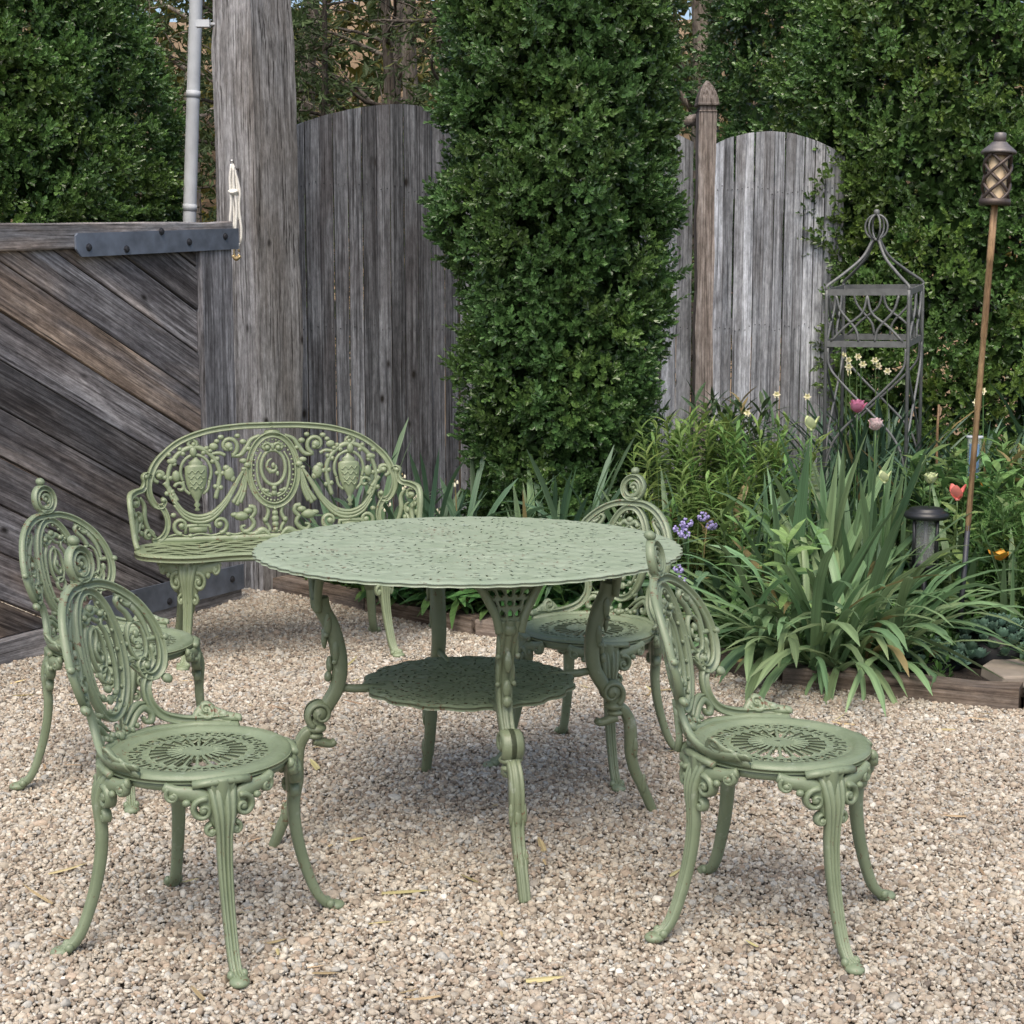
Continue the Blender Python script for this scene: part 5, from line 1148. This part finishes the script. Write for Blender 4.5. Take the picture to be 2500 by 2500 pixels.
# white bells by the bench arm
wb = MB()
for k in range(4): wb.lathe([(.001, .012), (.0045, .006), (.006, 0), (.005, -.005)], 8, (.012 * cos(k * 1.6), .012 * sin(k * 1.6), -.012 * (k % 2)))
wbm = wb.mesh('bells', M['white_petal'])
for k in range(8):
    x, y = -.56 + .06 * (k % 6) + random.uniform(-.02, .02), 6.95 + .1 * (k // 6) + random.uniform(-.04, .04); z0 = float(bedz(x, y)); zt = random.uniform(.42, .60); root = empty('snowflake_flower', (x, y, z0), 0, 'small white bell flower on a thin stem beside the bench armrest', 'flower', 'white bell flowers by the bench'); obj('stem', stm, root, scale=(1, 1, zt - z0)); obj('flower_head', wbm, root, (0, -.03, zt - z0 - .01))
# purple flowers
pf = MB(); rr = np.random.default_rng(4)
for k in range(26):
    d_ = rr.normal(0, 1, 3); d_ /= np.linalg.norm(d_); pf.ball(d_ * np.array([.028, .028, .022]) , rr.uniform(.006, .010), 6, 4)
pfm = pf.mesh('florets', M['purple'])
for k, (x, y, zt) in enumerate([(.70, 6.12, .50), (.745, 6.15, .52), (.775, 6.12, .485), (.67, 6.1, .47), (.71, 6.05, .46), (.69, 6.0, .33), (.675, 5.99, .29)]):
    z0 = float(bedz(x, y)); root = empty('purple_flower', (x, y, z0), k, 'cluster of small violet flowers ' + ('on a stem behind the tucked-in chair back' if k < 5 else 'low against the edging behind the chair finial'), 'flower', 'violet flower clusters ' + ('upper' if k < 5 else 'lower')); obj('stem', stm, root, scale=(1, 1, zt - z0)); obj('flower_head', pfm, root, (0, -.03, zt - z0), scale=(.75,) * 3)
# sedum rosettes
sr = MB()
for k in range(22):
    a = k * 2.4; t = k / 22; el = RAD(15 + 65 * t); R_ = .030 * (1 - .65 * t); d_ = np.array([cos(a) * cos(el), sin(a) * cos(el), sin(el)]); V, q = leaf_strip(d_ * .004, d_, np.array([0, 0, 1.]), .034 * (1 - .4 * t), .022, -.25, 3); sr.add(V + (0, 0, .008 * t), q)
srm = sr.mesh('rosette', lm('sedum_leaves', (.13, .22, .16), trans=.1, var=.25, rough=.5))
for (cx_, cy_, n, lb) in ((1.78, 5.52, 46, 'mound of blue-green sedum rosettes at the foot of the tiki torch'), (1.52, 5.50, 34, 'low mat of blue-green sedum rosettes along the edging')):
    root = empty('sedum_mound', (cx_, cy_, float(bedz(cx_, cy_))), 0, lb, 'plant')
    for k in range(n):
        a = k * 2.4; rr_ = .16 * math.sqrt((k + .5) / n); hz = .14 * (1 - (rr_ / .17) ** 2) if n > 40 else .07 * (1 - (rr_ / .2) ** 2); obj('rosette', srm, root, (rr_ * cos(a) * 1.1, rr_ * sin(a) * .75, hz), (rr_ * -2.5 * sin(a) + random.gauss(0, .2), rr_ * 2.5 * cos(a) + random.gauss(0, .2), k), (random.uniform(.8, 1.25),) * 3)
    sm_ = MB(); sm_.ball((0, 0, 0), (.15, .11, .13 if n > 40 else .06), 14, 8); obj('stems', sm_.mesh('stems', M['cover']), root)

# ------------------------------------------------------------------ garden ornaments
M['black'] = plain('black_plastic', (.018, .019, .022), .4, 0, .3, 20)
M['bamboo'] = wood_mat('bamboo_pole', [(.16, .10, .055), (.27, .17, .09), (.36, .24, .13), (.44, .31, .18)], 2, 30, .05, knots=False, patch=(.13, .08, .05), rough=.5, bmp=.15)
M['canister'] = plain('tan_canister', (.52, .40, .25), .5, 0, .2, 12)
M['bronze'] = plain('dark_bronze', (.095, .075, .065), .5, .5, .3, 25)
def glass_mat(n, c, rough=.08, alpha=.35):
    m, t, b, o = new_mat(n); b.inputs['Base Color'].default_value = (*c, 1); b.inputs['Roughness'].default_value = rough
    tr = nd(t, 'ShaderNodeBsdfTransparent'); ms = nd(t, 'ShaderNodeMixShader', i_0=.12); t.links.new(tr.outputs[0], ms.inputs[1]); t.links.new(b.outputs[0], ms.inputs[2]); t.links.new(ms.outputs[0], o.inputs[0]); M[n] = m; return m
glass_mat('clear_glass', (.9, .93, .93)); M['blue_strip'] = plain('blue_scale', (.16, .32, .60), .5, 0, .15, 8)
# tiki torch
tt = empty('tiki_torch', (1.683, 5.69, float(bedz(1.683, 5.69)) - .06), 0, 'bamboo garden torch with a lattice-wrapped canister and cone cap', 'torch'); tt.rotation_euler = (RAD(-.9), RAD(2.7), 0)
b = MB(); zz = np.array([.50, .53, .532, .72, .722, .95, .952, 1.22, 1.222, 1.50, 1.502, 1.70]); b.tube(np.c_[0 * zz, 0 * zz, zz], np.array([.013, .013, .0145, .0125, .0145, .0125, .0145, .0125, .0145, .013, .0145, .0135]) * np.interp(zz, [0, 1.7], [.72, .95]), 12); obj('pole', b.mesh('pole', M['bamboo']), tt)
b = MB(); b.tube([(0, 0, 0), (0, 0, .52)], .0105, 8); obj('ground_stake', b.mesh('ground_stake', M['bolt']), tt)
b = MB(); b.lathe([(.0, 1.70), (.055, 1.705), (.055, 1.712), (.042, 1.716), (.036, 1.72), (.034, 1.88), (.030, 1.885), (.0, 1.885)], 20); obj('canister', b.mesh('canister', M['canister']), tt)
b = MB()
b.lathe([(.034, 1.698), (.056, 1.700), (.056, 1.722), (.046, 1.722), (.046, 1.708)], 24); b.lathe([(.044, 1.876), (.050, 1.876), (.050, 1.890), (.044, 1.890)], 24)
for sg in (1, -1):
    for k in range(4):
        t = np.linspace(0, 1, 26); a = sg * t * 2 * pi * .62 + k * pi / 2; R_ = .047 + .0015 * sg + 0 * t; b.tube(np.c_[R_ * np.cos(a), R_ * np.sin(a), 1.712 + .17 * t], .0062, 6, flat=1.0)
obj('lattice', b.mesh('lattice', M['bronze']), tt)
b = MB(); b.lathe([(.0, 1.888), (.062, 1.884), (.064, 1.890), (.058, 1.898), (.030, 1.922), (.028, 1.926), (.0, 1.926)], 24); b.lathe([(.0, 1.926), (.022, 1.926), (.022, 1.956), (.019, 1.960), (.0, 1.962)], 16); obj('cap', b.mesh('cap', plain('aged_cap', (.17, .155, .15), .5, .5, .3, 30)), tt)
# solar lantern
ln = empty('solar_lantern', (1.63, 5.99, float(bedz(1.63, 5.99)) - .02), 0, 'black solar path lantern with ribbed glass on a stake in the flower bed', 'lantern'); zb = .335 - float(bedz(1.63, 5.99)) + .02
b = MB(); b.tube([(0, 0, 0), (0, 0, zb)], .012, 8); b.lathe([(.0, zb - .005), (.052, zb), (.060, zb + .008), (.060, zb + .018), (.0, zb + .020)], 24); obj('stake', b.mesh('stake', M['black']), ln)
b = MB(); b.lathe([(.048, zb + .02), (.052, zb + .03)] + [(.052 + .0015 * (k % 2), zb + .03 + .008 * k) for k in range(20)] + [(.05, zb + .20)], 32); obj('glass', b.mesh('glass', M['clear_glass']), ln)
b = MB(); b.tube([(0, 0, zb + .02), (0, 0, zb + .2)], .008, 8); obj('reflector', b.mesh('reflector', M['iron']), ln)
for k in range(4): b = MB(); b.tube([(.058 * cos(k * pi / 2 + .5), .058 * sin(k * pi / 2 + .5), zb + .015), (.062 * cos(k * pi / 2 + .5), .062 * sin(k * pi / 2 + .5), zb + .205)], .007, 6); obj('upright', b.mesh('upright', M['black']), ln)
b = MB(); b.lathe([(.0, zb + .198), (.080, zb + .198), (.088, zb + .206), (.088, zb + .216), (.078, zb + .226), (.066, zb + .232), (.066, zb + .238), (.050, zb + .242), (.0, zb + .244)], 32); obj('cap', b.mesh('cap', M['black']), ln)
# rain gauge
rg = empty('rain_gauge', (1.962, 6.5, float(bedz(1.962, 6.5))), 0, 'clear tube rain gauge with a blue scale standing behind the torch pole', 'gauge'); z0 = .535 - float(bedz(1.955, 6.5))
b = MB(); b.lathe([(.0, z0), (.028, z0), (.029, z0 + .27), (.033, z0 + .272), (.033, z0 + .278), (.027, z0 + .278), (.026, z0 + .01)], 24); obj('tube', b.mesh('tube', M['clear_glass']), rg)
b = MB(); b.tube([(0, 0, z0 + .03), (0, 0, z0 + .245)], .021, 14); obj('scale', b.mesh('scale', M['blue_strip'], False), rg)
b = MB(); b.lathe([(.026, z0 + .268), (.035, z0 + .270), (.035, z0 + .279), (.030, z0 + .282)], 24); obj('rim', b.mesh('rim', M['white_paint']), rg)
b = MB(); b.tube([(0, .02, -.03), (0, .02, z0 + .05)], .008, 6); b.lathe([(.0, z0 - .03), (.024, z0 - .03), (.03, z0 + .004), (.0, z0 + .004)], 16); obj('stake', b.mesh('stake', M['white_paint']), rg)
b = MB(); zz = np.linspace(-.05, .66, 8); b.tube(np.c_[.004 * np.sin(zz * 9), 0 * zz, zz], .006, 6); tag(obj('bamboo_stake', b.mesh('bamboo_stake', M['bamboo']), None, (1.945, 7.0, float(bedz(1.945, 7.0)))), 'thin bamboo stake among the narcissus leaves', 'stake')
b = MB(); b.box((0, 0, .12), (.018, .003, .14)); tag(obj('plant_label', b.mesh('plant_label', M['white_paint'], False), None, (2.28, 6.75, float(bedz(2.28, 6.75)) + .08), (RAD(-8), 0, .2)), 'small white blank plant marker in the bed beyond the rain gauge', 'marker')
# iron obelisk
ob = empty('iron_obelisk', (1.742, 7.30, float(bedz(1.675, 7.3))), RAD(-24), 'grey iron garden obelisk with square cage and onion finial', 'trellis'); ob.rotation_euler = (RAD(4), 0, RAD(-24)); ob.location.y = 7.38; ob.scale = (1, 1, 1.012); zo = float(bedz(1.675, 7.3)); s = .188
cs = [(-s, -s), (s, -s), (s, s), (-s, s)]
for x, y in cs: b = MB(); b.tube([(x * 1.02, y * 1.02, -.15), (x, y, 1.40 - zo), (x * .995, y * .995, 1.435 - zo)], .0085, 8); obj('upright', b.mesh('upright', M['iron']), ob)
for z in (1.425, 1.190):
    b = MB()
    for (x0, y0), (x1, y1) in zip(cs, cs[1:] + cs[:1]):
        b.box(((x0 + x1) / 2, (y0 + y1) / 2, z - zo), (abs(x1 - x0) / 2 + .004, abs(y1 - y0) / 2 + .004, .014))
    obj('square_band', b.mesh('square_band', M['iron'], False), ob)
for (x0, y0), (x1, y1) in zip(cs, cs[1:] + cs[:1]):
    b = MB(); A_, B_ = np.array([x0, y0]), np.array([x1, y1])
    def pt(t, z): return (*(A_ + (B_ - A_) * t), z - zo)
    for sg in (0, 1):
        f = lambda t: 1 - t if sg else t
        b.tube(spl([pt(f(.40), 1.20), pt(f(.36), 1.26), pt(f(.18), 1.34), pt(f(.12), 1.41)], 14), .0062, 6); b.tube(spl([pt(f(.94), 1.20), pt(f(.76), 1.27), pt(f(.56), 1.33), pt(f(.50), 1.41)], 14), .0062, 6)
        b.tube(spl([pt(f(.02), 1.17), pt(f(.05), 1.08), pt(f(.25), .99), pt(f(.55), .88), pt(f(.85), .76), pt(f(.98), .64), pt(f(1), .5)], 26), .0062, 6)
    obj('side_lattice', b.mesh('side_lattice', M['iron']), ob)
b = MB()
for x, y in cs: b.tube(spl([(x, y, 1.435 - zo), (x * .98, y * .98, 1.455 - zo), (x * .66, y * .66, 1.505 - zo), (x * .28, y * .28, 1.575 - zo), (x * .07, y * .07, 1.655 - zo)], 20), .0075, 6)
obj('ogee_top', b.mesh('ogee_top', M['iron']), ob)
b = MB()
for k in range(6): a = k * pi / 3; t = np.linspace(.12, pi - .12, 16); b.tube(np.c_[.052 * np.sin(t) * cos(a), .052 * np.sin(t) * sin(a), 1.712 - zo - .056 * np.cos(t)], .005, 6)
b.lathe([(.0, 1.648 - zo), (.018, 1.650 - zo), (.018, 1.660 - zo), (.0, 1.662 - zo)], 12); b.lathe([(.0, 1.764 - zo), (.014, 1.768 - zo), (.014, 1.786 - zo), (.008, 1.792 - zo), (.0, 1.793 - zo)], 12); obj('onion_finial', b.mesh('onion_finial', M['iron']), ob)
# stepping stones
M['stone'] = plain('sandstone', (.30, .255, .21), .85, 0, .35, 7, .5)
def slab(loc, pts, t, label, rot):
    n = len(pts); me = bpy.data.meshes.new('stone'); rr = np.random.default_rng(n)
    me.from_pydata([(x, y, 0) for x, y in pts] + [(x * .97, y * .97, t) for x, y in pts], [], [list(range(n))[::-1], list(range(n, 2 * n))] + [[i, (i + 1) % n, n + (i + 1) % n, n + i] for i in range(n)]); me.materials.append(M['stone']); me.update()
    o = obj('stepping_stone', me, None, loc, rot); m = o.modifiers.new('edge', 'BEVEL'); m.width = .008; m.segments = 2; tag(o, label, 'stone', 'flat stones in the bed')
slab((1.80, 5.33, .05), [(-.13, -.09), (.05, -.13), (.17, -.05), (.15, .10), (-.02, .13), (-.12, .06)], .045, 'flat tan stepping stone beside the fine grass tuft', (.05, -.03, .3))
slab((2.10, 5.42, .055), [(-.14, -.10), (.10, -.12), (.16, .08), (-.04, .14)], .045, 'flat tan stone half under the grass at the bed corner', (-.04, .05, .9))
# ------------------------------------------------------------------ gravel
def gravel():
    r = np.random.default_rng(3); st = .0074
    xs = np.arange(-3.0, 2.9, st); ys = np.arange(2.2, 7.7, st); X, Y = np.meshgrid(xs, ys, indexing='ij'); X = (X + r.uniform(-.6, .6, X.shape) * st).ravel(); Y = (Y + r.uniform(-.6, .6, Y.shape) * st).ravel()
    ey = np.interp(X, EX, EY, left=7.6, right=4.8)
    lim = np.abs(X) < .43 * Y + .25
    ok = (Y < ey - .03) & lim; X, Y = X[ok], Y[ok]; n = len(X)
    big = (r.random(n) < .012)
    sc = np.clip(r.lognormal(-.08, .36, n), .45, 2.1) * .0050 * np.where(big, 1.7, 1)
    ht = .0015 + .004 * np.sin(X * 2.1 + 1) * np.sin(Y * 1.7) + .003 * np.sin(X * 7 + Y * 5) + r.uniform(-.004, .007, n)
    pal = np.array([[.43, .365, .30], [.50, .44, .37], [.40, .36, .315], [.57, .52, .455], [.35, .285, .23], [.44, .425, .405], [.60, .56, .51], [.29, .24, .195], [.45, .36, .29], [.22, .185, .16], [.70, .67, .62]])
    pr = np.array([.15, .17, .12, .13, .10, .10, .07, .06, .06, .025, .015]); idx = r.choice(len(pal), n, p=pr / pr.sum())
    pat = .5 + .5 * np.sin(X * 3.1 + 2 * np.sin(Y * 1.9)) * np.cos(Y * 2.7 + X)
    c = pal[idx] * r.uniform(.82, 1.12, (n, 1)) * (.86 + .16 * pat[:, None]) * [.985, .985, .935]
    me = bpy.data.meshes.new('gravel'); me.vertices.add(n); me.vertices.foreach_set('co', np.c_[X, Y, ht].astype(np.float32).ravel())
    a = me.attributes.new('pcol', 'FLOAT_COLOR', 'POINT'); a.data.foreach_set('color', np.c_[c, np.ones(n)].astype(np.float32).ravel())
    a = me.attributes.new('psc', 'FLOAT_VECTOR', 'POINT'); a.data.foreach_set('vector', (sc[:, None] * np.c_[r.uniform(.85, 1.35, n), r.uniform(.8, 1.15, n), r.uniform(.55, .95, n)]).astype(np.float32).ravel())
    a = me.attributes.new('prot', 'FLOAT_VECTOR', 'POINT'); a.data.foreach_set('vector', np.c_[r.normal(0, .45, n), r.normal(0, .45, n), r.uniform(0, 6.3, n)].astype(np.float32).ravel())
    o = obj('gravel', me); tag(o, 'tan and grey pea gravel covering the yard', 'gravel', kind='stuff')
    m, t, b, out = new_mat('pea_gravel'); at = nd(t, 'ShaderNodeAttribute', attribute_name='pcol', attribute_type='INSTANCER'); tc = nd(t, 'ShaderNodeTexCoord'); nz = noise(t, 2.2, 4, tc.outputs['Object'])
    rr = ramp(t, [(.3, (.78,) * 3), (.7, (1.1,) * 3)], nz.outputs[0]); t.links.new(mix(t, at.outputs['Color'], rr.outputs[0], 1.0, 'MULTIPLY'), b.inputs['Base Color']); b.inputs['Roughness'].default_value = .8; b.inputs['Specular IOR Level'].default_value = .3
    g = bpy.data.node_groups.new('gravel_scatter', 'GeometryNodeTree'); g.interface.new_socket('Geometry', in_out='INPUT', socket_type='NodeSocketGeometry'); g.interface.new_socket('Geometry', in_out='OUTPUT', socket_type='NodeSocketGeometry')
    N = g.nodes; L = g.links; gi = N.new('NodeGroupInput'); go = N.new('NodeGroupOutput'); join = N.new('GeometryNodeJoinGeometry')
    for k in range(5):
        ico = N.new('GeometryNodeMeshIcoSphere'); ico.inputs['Radius'].default_value = 1; ico.inputs['Subdivisions'].default_value = 2
        sp = N.new('GeometryNodeSetPosition'); nt_ = N.new('ShaderNodeTexNoise'); nt_.noise_dimensions = '4D'; nt_.inputs['W'].default_value = k * 7.3; nt_.inputs['Scale'].default_value = .75; nt_.inputs['Detail'].default_value = 1
        sub = N.new('ShaderNodeVectorMath'); sub.operation = 'SUBTRACT'; sub.inputs[1].default_value = (.5, .5, .5); mul = N.new('ShaderNodeVectorMath'); mul.operation = 'SCALE'; mul.inputs['Scale'].default_value = 1.7
        L.new(nt_.outputs['Color'], sub.inputs[0]); L.new(sub.outputs[0], mul.inputs[0]); L.new(ico.outputs[0], sp.inputs['Geometry']); L.new(mul.outputs[0], sp.inputs['Offset'])
        sm = N.new('GeometryNodeSetShadeSmooth'); L.new(sp.outputs[0], sm.inputs['Geometry']); ma = N.new('GeometryNodeSetMaterial'); ma.inputs['Material'].default_value = m; L.new(sm.outputs[0], ma.inputs['Geometry'])
        g2 = N.new('GeometryNodeGeometryToInstance'); L.new(ma.outputs[0], g2.inputs[0]); L.new(g2.outputs[0], join.inputs[0])
    iop = N.new('GeometryNodeInstanceOnPoints'); L.new(gi.outputs[0], iop.inputs['Points']); L.new(join.outputs[0], iop.inputs['Instance']); iop.inputs['Pick Instance'].default_value = True
    def attr(nm, tp): a = N.new('GeometryNodeInputNamedAttribute'); a.data_type = tp; a.inputs['Name'].default_value = nm; return a.outputs[0]
    L.new(attr('psc', 'FLOAT_VECTOR'), iop.inputs['Scale'])
    e2r = N.new('FunctionNodeEulerToRotation'); L.new(attr('prot', 'FLOAT_VECTOR'), e2r.inputs[0]); L.new(e2r.outputs[0], iop.inputs['Rotation'])
    L.new(iop.outputs[0], go.inputs[0]); md = o.modifiers.new('scatter', 'NODES'); md.node_group = g
    print('pebbles', n)
gravel()
# dry leaves and chips lying on the gravel
M['dry'] = leaf_mat('dry_leaf', (.46, .36, .20), attr=False, var=.35, trans=.15, hue=.04)
dry = []
for k in range(4):
    V, q = blade(L=.05 + .012 * k, w=.009 + .003 * (k % 3), lean=82, bend=18 - 9 * k, n=6, kind='iris', fold=.3); dry.append(MB().add(V, q).mesh('dry_leaf', M['dry']))
rr = np.random.default_rng(21)
for k in range(110):
    y = rr.uniform(2.8, 6.2); x = rr.uniform(-.34 * y, .34 * y)
    if y > np.interp(x, EX, EY) - .1: continue
    o = obj('dry_leaf', dry[k % 4], None, (x, y, .012), (rr.normal(0, .2), rr.normal(0, .1), rr.uniform(0, 6.3)), (rr.uniform(.5, 1.2) * (1.7 if k % 9 == 0 else 1),) * 3)
    tag(o, 'small pale dry leaf lying on the gravel', 'leaf', 'dry leaves scattered on the gravel')
